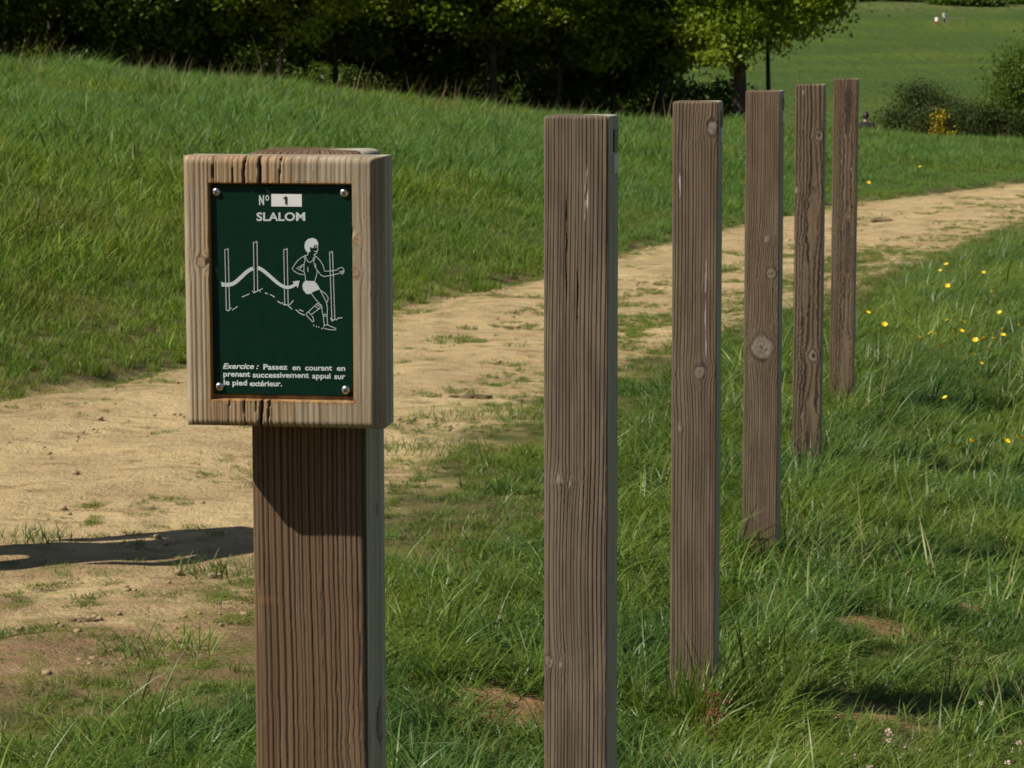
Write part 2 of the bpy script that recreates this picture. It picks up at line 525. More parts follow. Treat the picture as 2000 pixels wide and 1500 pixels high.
def resample(P, n):
    P = np.asarray(P); d = np.concatenate([[0], np.cumsum(np.hypot(*np.diff(P, axis=0).T))])
    t = np.linspace(0, d[-1], n)
    return np.stack([np.interp(t, d, P[:, 0]), np.interp(t, d, P[:, 1])], 1)
nu, nv = 900, 70
A = resample(UP, nu); B = resample(LO, nu)
w = np.linspace(-.10, 1.10, nv)
PX = A[:, None, 0] * (1 - w) + B[:, None, 0] * w
PY = A[:, None, 1] * (1 - w) + B[:, None, 1] * w
px_, py_ = PX.ravel(), PY.ravel()
pd_ = pathd(px_, py_)
ruts = 0.018 * np.sin(np.clip((w - .1) / .8, 0, 1) * math.pi * 4)
pz_ = hbase(px_, py_) + 0.006 * sstep(0, .1, pd_) - 0.05 * sstep(.02, -.22, pd_) + (fbm(px_ * 3, py_ * 3, 21) - .5) * .055 * sstep(0, .3, pd_) + np.tile(ruts, nu) * sstep(.1, .5, pd_) * .5
PATH = obj_np('path', np.stack([px_, py_, pz_], 1), grid_faces(nu, nv), [M_EARTH], {'pathd': pd_, 'bare': np.zeros(len(pd_)), 'near': near_left(px_, py_)}, True)
tag(PATH, kind='structure')

# ------------------------------------------------------------------ weathered posts
def ring_table(seed, mean, var=.28, groove=.30):
    rs = np.random.RandomState(seed)
    u = np.arange(-.6, .6, .0002)
    e = [-.62]
    while e[-1] < .62:
        e.append(e[-1] + mean * max(.35, 1 + var * rs.randn()))
    e = np.array(e)
    i = np.clip(np.searchsorted(e, u) - 1, 0, len(e) - 2)
    t = (u - e[i]) / (e[i + 1] - e[i])
    wd = groove * (0.7 + .6 * rs.rand(len(e)))[i]
    g = sstep(0, .4, t / wd) * (1 - sstep(.6, 1.3, t / wd))
    g *= (0.72 + .28 * rs.rand(len(e)))[i]
    g = np.maximum(g, .35 * (sstep(.45, .55, t) * (1 - sstep(.55, .68, t))) * (rs.rand(len(e)) > .45)[i])
    return u, g

def grain(s, z, knots, tab, wander, seed):
    """ring value, knot core and rim on a face unrolled to (s, z)"""
    u = s + wander * (vnoise(z * 1.3, s * 0 + 3, seed) - .5) + wander * .45 * (vnoise(z * 4.1, s * 8, seed + 1) - .5)
    core = np.zeros_like(s); rim = np.zeros_like(s); bulge = np.zeros_like(s); ringk = np.zeros_like(s)
    for (ks, kz, Rk, asp, kind) in knots:
        dx = s - ks; dz = (z - kz) / asp
        r = np.hypot(dx, dz * 1.0) * (1 + .55 * (vnoise(s / Rk * .9, z / Rk * .7, seed + 5) - .5) + .25 * (vnoise(s * 220, z * 160, seed + 6) - .5)) + 1e-6
        q = Rk * Rk / np.maximum(r * r, Rk * Rk)
        fall = np.exp(-np.maximum(0, r - Rk) / (Rk * 5))
        u = u - dx * q * (1.0 if kind else .96) * np.where(r > Rk, 1, 1) * (fall * .4 + .6)
        if kind:
            core = np.maximum(core, 1 - sstep(.82, 1.0, r / Rk))
            ang = np.arctan2(dz, dx)
            rim = np.maximum(rim, sstep(.72, .92, r / Rk) * (1 - sstep(1.0, 1.3, r / Rk)) * (.12 + .88 * vnoise(ang * 1.1 + 9, ang * 0 + ks * 900, seed + 4)))
            rim = np.maximum(rim, (1 - sstep(.0, .07 + .02 * Rk, np.abs(dz / Rk + .25 * dx / Rk + .3 * (vnoise(s * 150, z * 0, seed) - .5)))) * (1 - sstep(.5, .95, r / Rk)))
            if Rk > .018:
                rim = np.maximum(rim, .9 * (1 - sstep(.0, .05, np.abs(dx / Rk - .35 * dz / Rk + .3 * (vnoise(z * 150, s * 0, seed) - .5)))) * (1 - sstep(.3, .8, r / Rk)))
            ringk = np.where(r < Rk * .8, .5 + .5 * np.sin(r / Rk * 17), ringk)
            bulge = np.maximum(bulge, np.exp(-(r / (Rk * 1.8)) ** 2))
            if kind == 2:
                rim = np.maximum(rim, 1 - sstep(.25, .5, r / Rk))
    g = np.interp(u, tab[0], tab[1])
    g = g * (.68 + .6 * fbm(s * 60, z * 2.2, seed + 8, 3))
    g = g * (1 - core) + ringk * .5 * core
    g = g * (1 - .45 * np.clip(bulge - core, 0, 1))
    return u, g, core, rim, bulge

def make_post(name, w, d, h, mat, seed, knots=(), rings=.0068, groove=.3, depth=.0014, wander=.006, rc=.006, rt=.006, nf=104, warm=.35,
              streaks=(), cracks=(), nicks=(), parent=None, bury=.25, dz=.005, warp=None):
    tab = ring_table(seed, rings, groove=groove)
    pts = []
    def seg(x0, y0, x1, y1, n, nx, ny):
        for i in range(n):
            f = i / n
            pts.append((x0 + (x1 - x0) * f, y0 + (y1 - y0) * f, nx, ny))
    def arc(cx, cy, a0, n):
        for i in range(n):
            a = a0 + (math.pi / 2) * i / n
            pts.append((cx + rc * math.cos(a), cy + rc * math.sin(a), math.cos(a), math.sin(a)))
    hw, hd = w / 2, d / 2
    seg(-hw + rc, -hd, hw - rc, -hd, nf, 0, -1); arc(hw - rc, -hd + rc, -math.pi / 2, 8)
    seg(hw, -hd + rc, hw, hd - rc, 44, 1, 0); arc(hw - rc, hd - rc, 0, 4)
    seg(hw - rc, hd, -hw + rc, hd, 26, 0, 1); arc(-hw + rc, hd - rc, math.pi / 2, 4)
    seg(-hw, hd - rc, -hw, -hd + rc, 34, -1, 0); arc(-hw + rc, -hd + rc, math.pi, 8)
    P = np.array(pts); nc = len(P)
    d_ = np.hypot(*(np.roll(P[:, :2], -1, 0) - P[:, :2]).T)
    s = np.concatenate([[0], np.cumsum(d_)[:-1]]) - (w / 2 - rc)
    per = d_.sum(); s = np.where(s > per * .56, s - per, s)
    zz = list(np.arange(-bury, h - rt, dz)) + [h - rt]
    ins = [0.0] * len(zz)
    for k in range(1, 6):
        a = k / 5 * math.pi / 2
        zz.append(h - rt + rt * math.sin(a)); ins.append(rt * (1 - math.cos(a)))
    for k in (.012, .022, .034, min(hw, hd) - .004):
        zz.append(h + .0006); ins.append(k)
    zz = np.array(zz); ins = np.array(ins); nr = len(zz)
    Sg = np.tile(s, nr); Zg = np.repeat(zz, nc)
    u, g, core, rim, bulge = grain(Sg, Zg, knots, tab, wander, seed)
    if warp is not None:
        pass
    top = np.repeat(ins, nc)
    nx = np.tile(P[:, 2], nr); ny = np.tile(P[:, 3], nr)
    crk = np.zeros_like(Sg); pale = np.zeros_like(Sg)
    for (cs, c0, c1, cw) in cracks:
        path = cs + .003 * (vnoise(Zg * 40, Zg * 0, seed + 9) - .5)
        crk = np.maximum(crk, (1 - sstep(cw * .4, cw, np.abs(Sg - path))) * sstep(c0, c0 + .03, Zg) * (1 - sstep(c1 - .03, c1, Zg)))
    for (cs, c0, c1, cw) in streaks:
        path = cs + .004 * (vnoise(Zg * 14, Zg * 0, seed + 11) - .5)
        q = (1 - sstep(cw * .3, cw, np.abs(Sg - path))) * sstep(c0, c0 + .02, Zg) * (1 - sstep(c1 - .03, c1, Zg))
        pale = np.maximum(pale, q * sstep(.35, .6, vnoise(Zg * 60, Sg * 500, seed + 13)))
    front = np.clip(np.abs(ny), .55, 1)
    disp = -depth * g * front + .0016 * bulge - .0018 * rim - .004 * crk
    disp = disp + .0016 * (fbm(Sg * 7, Zg * 3, seed + 20, 3) - .5)
    disp = disp * np.where(top > .011, .25, 1)
    px = np.tile(P[:, 0], nr); py = np.tile(P[:, 1], nr)
    # inset towards the middle for the rounded end
    kx = 1 - np.clip(top / hw, 0, 1); ky = 1 - np.clip(top / hd, 0, 1)
    nz = np.clip(top / rt, 0, 1)
    V = np.stack([px * kx + nx * disp * (1 - nz * .4), py * ky + ny * disp * (1 - nz * .4), Zg + np.where(top > 0, disp * nz * .8, 0)], 1)
    F = grid_faces(nr, nc, True)
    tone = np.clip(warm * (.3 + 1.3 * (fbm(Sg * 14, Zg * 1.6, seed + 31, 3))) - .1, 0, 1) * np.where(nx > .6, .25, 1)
    cap = np.array([[(nr - 1) * nc + i for i in range(nc)]])
    fr = np.zeros_like(Sg)
    for (n0, n1, z0, z1) in nicks:
        zm = (z0 + z1) / 2 + (Zg * 0) + .0015 * (vnoise(Sg * 300, Sg * 0, seed) - .5); hz = max((z1 - z0) / 2, dz * .62)
        fr = np.maximum(fr, (np.abs(Zg - zm) < hz) * (Sg > n0) * (Sg < n1) * .4 * np.where(z1 - z0 > .02, vnoise(Zg * 90, Sg * 400, seed + 2) > .45, 1))
    return obj_np(name, V, [F, cap], [mat], {'groove': np.clip(g, 0, 1), 'knot': core, 'rim': rim, 'tone': tone, 'pale': pale, 'crack': crk, 'fresh': fr, 'grey': np.where(nx > .75, .9, 0)}, True, parent)  # grey mask lightens only the right face, standing in for bounced light

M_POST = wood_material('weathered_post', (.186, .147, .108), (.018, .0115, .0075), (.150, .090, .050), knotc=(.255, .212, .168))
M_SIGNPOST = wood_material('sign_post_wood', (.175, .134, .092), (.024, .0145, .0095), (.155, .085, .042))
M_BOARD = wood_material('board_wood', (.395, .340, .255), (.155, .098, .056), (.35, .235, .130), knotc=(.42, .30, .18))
M_PLATE_DARK = simple('plate_dark', (.012, .030, .026), .4)
M_PLATE_WHITE = simple('plate_white', (.62, .63, .60), .5)

YAW = -math.atan(.192)
def front_s(px, left, right, w):        # where a pixel column falls on the front face, in metres from its middle
    return ((px - left) / (right - left) - .5) * w

POSTS = [  # centre of the front face, top row, distance, seed
    dict(c=1129, t=226, y=4.60, seed=11, label='front wooden slalom post, nearest of the five behind the sign, with a pale scratch',
         knots=[(-.030, 940, .0065, 1.5, 1), (-.010, 944, .004, 1.4, 1), (-.050, 1296, .008, 1.4, 1), (-.028, 1300, .004, 1.4, 1)],
         streaks=[(.018, 318, 415, .0045), (.016, 400, 440, .002)], cracks=[(-.018, 380, 600, .0011), (.003, 520, 640, .001)],
         nicks=[(-.0205, -.0165, 455, 500), (-.022, -.018, 572, 575)], rings=.0066, groove=.30, wander=.011, warm=.22, plates=1),
    dict(c=1362, t=198, y=6.62, seed=23, label='second slalom post from the sign, round knots halfway and at its top edge',
         knots=[(.044, 252, .013, 1.5, 1), (.016, 726, .015, 1.25, 1), (.030, 556, .005, 1.6, 1), (-.036, 838, .005, 1.3, 1)],
         streaks=[(-.040, 330, 390, .003), (.030, 500, 700, .0016)], cracks=[], rings=.0080, groove=.30, wander=.016, warm=.45, plates=1),
    dict(c=1495, t=177, y=8.63, seed=37, label='third slalom post, grey with three knots, a big cracked one in the middle',
         knots=[(.016, 467, .013, 1.15, 1), (.034, 536, .020, 1.1, 1), (.004, 680, .038, .95, 1)],
         streaks=[], cracks=[], rings=.0058, groove=.34, wander=.012, warm=.55, plates=1),
    dict(c=1585, t=165, y=10.65, seed=41, label='fourth slalom post, with swirling flame grain and a dark round hole knot',
         knots=[(.040, 264, .014, 1.4, 2), (-.050, 372, .012, 1.5, 1), (.028, 695, .019, 1.3, 2), (.020, 430, .020, 7, 0), (.02, 850, .022, 6, 0), (-.01, 560, .012, 9, 0)],
         streaks=[(-.028, 170, 190, .005)], cracks=[], rings=.0150, groove=.52, wander=.034, warm=.66, plates=0),
    dict(c=1653, t=154, y=12.66, seed=59, label='farthest and thinnest looking of the slalom posts, smooth with arched grain',
         knots=[(.034, 330, .006, 1.4, 1), (.026, 423, .006, 1.5, 1), (.015, 480, .018, 9, 0), (.015, 200, .018, 8, 0), (.02, 720, .02, 8, 0)],
         streaks=[], cracks=[], rings=.0120, groove=.42, wander=.022, warm=.75, plates=0),
]
PW = .120
for k, q in enumerate(POSTS):
    yfront = q['y']
    tp = at(q['c'], q['t'], yfront)
    # the front face's middle lies on that sight line; the post's axis is half a width behind it
    fwd = Vector((math.sin(-YAW), math.cos(YAW), 0))
    ctr = Vector((tp.x, tp.y, 0)) + fwd * (PW / 2)
    g = float(hbase(ctr.x, ctr.y))
    h = tp.z - g
    def zof(py):
        return at(q['c'], py, yfront).z - g
    kn = [(s_, zof(py), R_, a_, kd) for s_, py, R_, a_, kd in q['knots']]
    st = [(s_, zof(b), zof(a), w_) for s_, a, b, w_ in q['streaks']]
    ck = [(s_, zof(b), zof(a), w_) for s_, a, b, w_ in q['cracks']]
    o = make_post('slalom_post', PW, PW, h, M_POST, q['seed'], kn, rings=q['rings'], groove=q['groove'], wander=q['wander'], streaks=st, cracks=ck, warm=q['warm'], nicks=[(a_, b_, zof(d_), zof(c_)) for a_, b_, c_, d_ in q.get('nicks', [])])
    o.location = (ctr.x, ctr.y, g)
    o.rotation_euler = (rad([0, .2, -.3, .3, 0][k]), rad([-.12, -.15, -.25, -.2, -.1][k]), YAW + rad([0, .6, -.8, .5, 0][k]))
    tag(o, q['label'], 'post', 'slalom posts in a row along the path')
    if q['plates']:
        b = MB(); b.box((PW / 2 + .0010, .012, h - .046), (.0028, .046, .040), .0009); b.build('marker_plate', M_PLATE_DARK, o)['label'] = 'dark green marker plate'
        b = MB(); b.box((PW / 2 + .0010, .012, h - .088), (.0026, .046, .036), .0008); b.build('marker_plate', M_PLATE_WHITE, o)['label'] = 'white marker plate'

# ------------------------------------------------------------------ the exercise sign
SY = rad(-8.0)
SIGN_Y = 2.62                                     # distance of the sign post's front face
ptop = at(594, 296, SIGN_Y)
sfwd = Vector((math.sin(-SY), math.cos(SY), 0)); srt = Vector((math.cos(SY), math.sin(SY), 0))
sc_ = Vector((ptop.x, ptop.y, 0)) + sfwd * (.116 / 2)
sg_ = float(hbase(sc_.x, sc_.y))
SIGN = empty('exercise_sign', (sc_.x, sc_.y, sg_), SY)
tag(SIGN, 'wooden exercise sign, green slalom panel set in a thick board on a post', 'sign')
zs = lambda py: at(594, py, SIGN_Y).z - sg_
post_h = ptop.z - sg_
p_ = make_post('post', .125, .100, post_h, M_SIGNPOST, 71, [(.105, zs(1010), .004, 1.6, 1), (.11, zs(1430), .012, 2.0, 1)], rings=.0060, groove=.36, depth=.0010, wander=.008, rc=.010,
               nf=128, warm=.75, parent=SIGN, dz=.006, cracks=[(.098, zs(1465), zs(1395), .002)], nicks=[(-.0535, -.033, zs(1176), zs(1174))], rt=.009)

# board: a height field for its front face, then sides and back
BT = .066                                         # board thickness
b_c = at(547, 574, SIGN_Y - BT)                   # middle of the board's front
rel = b_c - Vector((sc_.x, sc_.y, sg_))
BX = rel.dot(srt); BZ = rel.z
BW, BH = .2055, .2755
HX0, HX1, HZ0, HZ1 = -.0755, .0720, -.1100, .1100   # routed recess, about the board's middle
EPS = .00045
def axis(lo, hi, stops, step):
    v = list(np.arange(lo, hi, step)) + [hi]
    for s_ in stops:
        v = [q for q in v if abs(q - s_) > step * .45] + [s_ - EPS, s_ + EPS]
    return np.array(sorted(v))
gx = axis(-BW / 2, BW / 2, (HX0, HX1), .00105)
gz = axis(-BH / 2, BH / 2, (HZ0, HZ1), .0014)
GX, GZ = np.meshgrid(gx, gz)
sx, sz = GX.ravel(), GZ.ravel()
tab = ring_table(5, .0042, var=.5, groove=.36)
u, g, core, rim, bul = grain(sx * 1.0 + .02 * np.exp(-((sx + .02) / .05) ** 2), sz, [(-.080, .030, .005, 1.0, 1), (.074, .022, .005, .9, 1), (.078, .055, .004, 1.6, 1)], tab, .004, 91)
rail = np.where((sz > HZ1) | (sz < HZ0), 1.0, 0)
g = np.where(sx > .045, g * .55, g)
rnd = .0075
ex = np.maximum(0, np.abs(sx) - (BW / 2 - rnd)) / rnd; ez = np.maximum(0, np.abs(sz) - (BH / 2 - rnd)) / rnd
er = np.minimum(1, np.hypot(ex, ez)); drop = rnd * (1 - np.sqrt(np.maximum(0, 1 - er * er)))
# chamfered right-hand edge
drop = np.maximum(drop, np.maximum(0, sx - (BW / 2 - .012)) * .75)
wob = .0022 * (vnoise(sz * 55, sz * 0, 7) - .5)
inside = (sx > HX0 + 0) & (sx < HX1) & (sz > HZ0) & (sz < HZ1)
rec = np.where(inside, .0085, 0)
crk = np.zeros_like(sx)
def crack(x0, wd, top, reach, lean=0):
    global crk
    zl = (sz - HZ1) / (BH / 2 - HZ1) if top else (HZ0 - sz) / (BH / 2 + HZ0)
    px = x0 + lean * zl * .004 + .0013 * (vnoise(sz * 90, sz * 0, int(abs(x0) * 9999)) - .5)
    m = (1 - sstep(wd * .55, wd * 1.0, np.abs(sx - px))) * sstep(-.06, .0, zl) * (1 - sstep(reach - .12, reach + .02, zl))
    crk = np.maximum(crk, m * np.where(inside, 0, 1))
for a_ in [(-.0705, .0009, True, 2, 0), (-.0390, .0013, True, 2, .3), (-.0218, .0021, True, 2, -.2), (-.0015, .0008, True, 2, .4), (-.050, .0006, True, .6, .2),
           (-.0570, .0007, False, 2, -.3), (-.0415, .0010, False, 2, .3), (-.0235, .0020, False, 2, -.3), (-.0150, .0010, False, 2, -.4), (-.030, .0006, False, .5, 0)]:
    crack(*a_)
chip = np.exp(-(((sx - HX0) / .003) ** 2 + ((sz - .030) / .004) ** 2)) + np.exp(-(((sx - HX1) / .0025) ** 2 + ((sz - .062) / .004) ** 2))
yv = drop + rec + .0009 * g * (1 - inside) + .006 * crk + .0014 * (fbm(sx * 18, sz * 9, 44, 3) - .5) + .003 * chip * (1 - inside)
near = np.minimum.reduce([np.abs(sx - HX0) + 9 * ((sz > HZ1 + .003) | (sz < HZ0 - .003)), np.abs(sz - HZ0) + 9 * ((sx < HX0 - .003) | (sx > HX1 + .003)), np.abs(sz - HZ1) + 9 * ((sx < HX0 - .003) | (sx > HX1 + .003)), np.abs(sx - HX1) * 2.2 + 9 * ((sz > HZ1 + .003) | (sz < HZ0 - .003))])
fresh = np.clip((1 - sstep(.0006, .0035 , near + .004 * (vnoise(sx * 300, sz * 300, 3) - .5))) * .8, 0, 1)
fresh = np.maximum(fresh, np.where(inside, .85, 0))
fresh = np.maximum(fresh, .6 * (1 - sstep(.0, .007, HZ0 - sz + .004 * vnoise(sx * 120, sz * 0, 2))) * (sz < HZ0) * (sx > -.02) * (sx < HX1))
tone = np.clip(.55 * np.exp(-((sx + .045) / .035) ** 2) + .35 * fbm(sx * 30, sz * 8, 8, 3) + .35 * rail * (sx < .01), 0, 1)
nzr, nxc = len(gz), len(gx)
V = [np.stack([sx, yv, sz], 1)]
# sides: strips of rows from the front's border to the back
F = [grid_faces(nzr, nxc)]
border = np.concatenate([np.arange(nxc), np.arange(1, nzr) * nxc + nxc - 1, (nzr - 1) * nxc + np.arange(nxc - 2, -1, -1), np.arange(nzr - 2, 0, -1) * nxc])
nb = len(border); base_i = nzr * nxc
steps = [.30, .60, .85, 1.0]
prev = border
front = V[0]
at_g = [np.clip(g, 0, 1)]; at_t = [tone]; at_f = [fresh]; at_c = [crk]; at_k = [core]; at_r = [rim]
for q in steps:
    bv = front[border].copy()
    bv[:, 1] = bv[:, 1] + (BT - bv[:, 1]) * q
    if q == 1.0:
        bv[:, 0] *= .975; bv[:, 2] *= .985
    V.append(bv)
    cur = base_i + np.arange(nb)
    F.append(np.stack([prev, cur, np.roll(cur, -1), np.roll(prev, -1)], 1))
    at_g.append(.35 * vnoise(np.full(nb, q * 9), bv[:, 0] * 400, 4)); at_t.append(np.full(nb, .1)); at_f.append(np.zeros(nb)); at_c.append(crk[border] * (.8 if q < .5 else 0)); at_k.append(np.zeros(nb)); at_r.append(np.zeros(nb))
    prev = cur; base_i += nb
F.append(prev[None, ::-1].copy())
cat_ = np.concatenate
VB = cat_(V)
BOARD = obj_np('board', VB, F, [M_BOARD], {'groove': cat_(at_g), 'tone': cat_(at_t), 'fresh': cat_(at_f), 'crack': cat_(at_c), 'knot': cat_(at_k), 'rim': cat_(at_r), 'pale': np.zeros(len(VB)), 'grey': cat_([np.zeros(nzr * nxc), np.where(np.tile(front[border][:, 0], 4) > BW / 2 - .012, .95, 0)])}, True, SIGN)  # grey mask on the right edge puts bounced light into its colour
BOARD.location = (BX, -.05 - BT + .0, BZ)

# green panel, lying in the recess
def panel_material():
    t = NT('panel_green')
    n = t.noise(t.coord(), 60, 3)
    t.base(t.mix(t.rng(n, .35, .65), (.0009, .0180, .0106), (.0010, .0192, .0114)))
    t.rough(t.rng(n, .3, .7, .4, .5)); t.p.inputs['Specular IOR Level'].default_value = .14
    return t.m
M_PANEL = panel_material()
M_PRINT = simple('print_white', (.50, .55, .55), .5)
M_PRINT_D = simple('print_dark', (.008, .012, .011), .5)
M_LABEL = simple('label_white', (.66, .66, .66), .5)
M_STEEL = simple('screw_steel', (.62, .60, .60), .28, 1.0)
PWD, PHT = HX1 - HX0 - .0022, HZ1 - HZ0 - .0060
b = MB(); b.box((0, 0, 0), (PWD, .0025, PHT), .0009)
PANEL = b.build('panel', M_PANEL, SIGN)
PCX, PCZ = (HX0 + HX1) / 2 + .0004, (HZ0 + HZ1) / 2 + .0018
PANEL.location = (BX + PCX, -.05 - BT + .0085 - .0016, BZ + PCZ)
PANEL['label'] = 'dark green panel with white print'
def pl(px, py):
    """pixel of the photograph to panel coordinates"""
    f = (px - 407.8) / (688.2 - 407.8)
    return ((f - .5) * PWD, (.5 - (py - (363.5 + 3.2 * f)) / 409.5) * PHT)
c1 = lambda x, y: pl(340 + x / 2.5432, 270 + y / 2.5424)
c2 = lambda x, y: pl(400 + x / 4.4133, 440 + y / 4.4118)
FRONT = -.00125

def text_mesh(body, bold=.022, shear=0.0):
    cu = bpy.data.curves.new('t', 'FONT'); cu.body = body; cu.offset = bold; cu.shear = shear
    cu.resolution_u = 3
    o = bpy.data.objects.new('t', cu); COL.objects.link(o)
    bpy.context.view_layer.update()
    me = bpy.data.meshes.new_from_object(o.evaluated_get(bpy.context.evaluated_depsgraph_get()))
    bpy.data.objects.remove(o)
    v = np.empty(len(me.vertices) * 3); me.vertices.foreach_get('co', v)
    return v.reshape(-1, 3), [tuple(p.vertices) for p in me.polygons]

class Print:
    def __init__(s): s.b = MB()
    def word(s, body, x0, x1, base, cap, shear=0.0, bold=.026):
        """a word from x0 to x1 (crop pixels) on a base line, with its cap height"""
        V, F = text_mesh(body, bold, shear)
        lo, hi = V[:, 0].min(), V[:, 0].max()
        out = []
        for x, y, _ in V:
            p = c1(x0 + (x - lo) / (hi - lo) * (x1 - x0), base - y / .715 * cap)
            out.append((p[0], FRONT - .00035, p[1]))
        s.b.add(out, F)
    def poly(s, pts, lift=.0003, conv=c2):
        P = [conv(*p) for p in pts]
        s.b.add([(x, FRONT - lift, z) for x, z in P], [tuple(range(len(P)))])
    def line(s, pts, wd=5.0, lift=.0003, closed=False):
        P = [Vector(p) for p in pts]
        if closed: P.append(P[0])
        # each stretch a thin quad, with its own ends drawn on a little
        V = []; F = []
        L = []; Rr = []
        for i, p in enumerate(P):
            a = P[max(i - 1, 0)]; c = P[min(i + 1, len(P) - 1)]
            t = (c - a)
            if t.length < 1e-6: t = Vector((1, 0))
            t.normalize(); nrm = Vector((-t.y, t.x)) * wd / 2
            L.append(p + nrm); Rr.append(p - nrm)
        V = [c2(q.x, q.y) for q in L] + [c2(q.x, q.y) for q in Rr]
        n = len(P)
        s.b.add([(x, FRONT - lift, z) for x, z in V], [(i, i + 1, n + i + 1, n + i) for i in range(n - 1)])

def smooth_pts(pts, n=6):
    out = []
    for i in range(len(pts) - 1):
        p0 = Vector(pts[max(i - 1, 0)]); p1 = Vector(pts[i]); p2 = Vector(pts[i + 1]); p3 = Vector(pts[min(i + 2, len(pts) - 1)])
        for k in range(n):
            t = k / n
            out.append(tuple(.5 * ((2 * p1) + (p2 - p0) * t + (2 * p0 - 5 * p1 + 4 * p2 - p3) * t * t + (3 * p1 - p0 - 3 * p2 + p3) * t ** 3)))
    out.append(tuple(pts[-1]))
    return out

L = Print()
L.word('N', 417, 442, 338, 46, bold=.035); L.word('o', 449, 468, 318, 40, bold=.01)
L.word('SLALOM', 403, 649, 417, 41, bold=.022)
o = L.b.build('lettering', M_PRINT, PANEL); o['label'] = 'white heading on the green panel'
b = MB(); x0, z0 = c1(479, 347); x1, z1 = c1(633, 288)
b.box(((x0 + x1) / 2, FRONT - .0002, (z0 + z1) / 2), (x1 - x0, .0006, z1 - z0)); b.build('number_label', M_LABEL, PANEL)['label'] = 'white label carrying the number one'
Ln = Print(); Ln.poly([(549, 337), (549, 309), (540, 309), (540, 303), (548, 301), (551, 297), (559, 297), (559, 337)], .0003, c1)
o = Ln.b.build('number', M_PRINT_D, PANEL); o.location.y = -.0007
L = Print()
L.word('Exercice :', 220, 404, 1151, 27, .28)
for wd_, a, z_, base in [('Passez', 428, 552, 1154), ('en', 576, 617, 1156), ('courant', 641, 778, 1157), ('en', 802, 845, 1158),
                         ('prenant', 222, 360, 1190), ('successivement', 373, 660, 1194), ('appui', 676, 770, 1197), ('sur', 789, 845, 1199),
                         ('le', 223, 254, 1232), ('pied', 268, 343, 1234), ('extérieur.', 357, 522, 1237)]:
    L.word(wd_, a, z_, base, 27)
o = L.b.build('lettering', M_PRINT, PANEL); o['label'] = 'white exercise instruction at the foot of the panel'

D = Print()
def pole(a, b_, top, bot, c_, d_, lift=.0004):
    D.line([(a, top + 5), (c_, bot)], 5.5, lift); D.line([(b_, top), (d_, bot)], 5.5, lift); D.line([(a, top + 6), (b_ - 4, top + 8), (b_ - 8, top - 4), (b_, top)], 5, lift); D.line([(c_, bot), (d_, bot)], 4.5, lift)
pole(150, 180, 212, 742, 156, 185); pole(404, 436, 152, 580, 406, 436); pole(671, 701, 212, 696, 674, 704); pole(1073, 1099, 237, 822, 1088, 1114)
wave = smooth_pts([(116, 520), (180, 522), (230, 506), (285, 462), (335, 417), (380, 388), (425, 376), (460, 384), (500, 410), (550, 452), (600, 496), (650, 530), (690, 543), (730, 540), (772, 518)], 5)
wdth = [34 - 8 * i / len(wave) for i in range(len(wave))]
for i in range(len(wave) - 1):
    if 402 < (wave[i][0] + wave[i + 1][0]) / 2 < 438:
        continue                                     # the second pole stands in front of the ribbon
    a, b_ = Vector(wave[i]), Vector(wave[i + 1])
    t0 = Vector(wave[min(i + 1, len(wave) - 1)]) - Vector(wave[max(i - 1, 0)]); t1 = Vector(wave[min(i + 2, len(wave) - 1)]) - Vector(wave[i])
    n0 = Vector((-t0.y, t0.x)).normalized() * wdth[i] / 2; n1 = Vector((-t1.y, t1.x)).normalized() * wdth[i + 1] / 2
    D.poly([a + n0, b_ + n1, b_ - n1, a - n0], .0003)
D.poly([(108, 498), (140, 505), (140, 540), (118, 534), (122, 518)], .0005)
D.poly([(745, 494), (807, 486), (792, 549), (776, 530), (760, 512)], .0005)
D.poly([(853, 190), (860, 155), (885, 130), (925, 122), (958, 133), (974, 165), (973, 184), (937, 184), (930, 208), (915, 206), (905, 194), (900, 210), (905, 236), (886, 250), (868, 236), (856, 212)])
for q in ([(973, 184), (966, 200), (973, 222), (964, 232), (963, 250), (948, 258), (935, 262)], [(942, 201), (960, 196)], [(938, 234), (962, 238)],
          [(884, 248), (882, 268), (858, 272), (822, 292), (795, 312), (768, 345), (743, 384), (758, 404), (800, 428), (846, 437)],
          [(846, 347), (800, 372), (778, 379), (808, 392), (848, 412)], [(812, 386), (832, 360)],
          [(862, 274), (868, 302), (886, 326), (905, 331), (925, 312), (936, 282)],
          [(850, 278), (858, 312), (848, 346), (846, 402), (858, 452), (860, 490)],
          [(936, 262), (940, 272), (952, 277), (986, 310), (1015, 356), (1028, 406), (1088, 404), (1136, 394), (1160, 376), (1184, 374), (1199, 392), (1195, 420), (1182, 434), (1172, 416), (1158, 404)],
          [(948, 280), (932, 320), (940, 358), (964, 406), (952, 458), (940, 492)], [(948, 340), (952, 380), (966, 402), (998, 440), (1024, 451), (1092, 440), (1166, 422)],
          [(1176, 402), (1184, 420)], [(1186, 398), (1192, 414)], [(880, 370), (882, 412)],
          [(905, 592), (944, 644), (1000, 704), (1003, 750), (1014, 800), (1020, 868), (1015, 894), (1060, 906), (1124, 908), (1122, 896), (1062, 872), (1050, 865), (1046, 790), (1050, 720), (1040, 670), (1010, 612), (984, 560)],
          [(986, 566), (1034, 598), (1058, 634), (1050, 668), (1040, 674)],
          [(1000, 706), (962, 678), (930, 710), (884, 752), (860, 770), (872, 792), (918, 840), (930, 838), (922, 800), (904, 780), (952, 744), (1004, 710)],
          [(938, 702), (970, 730)], [(952, 688), (984, 716)], [(1010, 776), (1046, 774)], [(1012, 790), (1046, 788)], [(1020, 868), (1050, 866)], [(884, 756), (906, 780)]):
    D.line(q, 5.2, .00035)
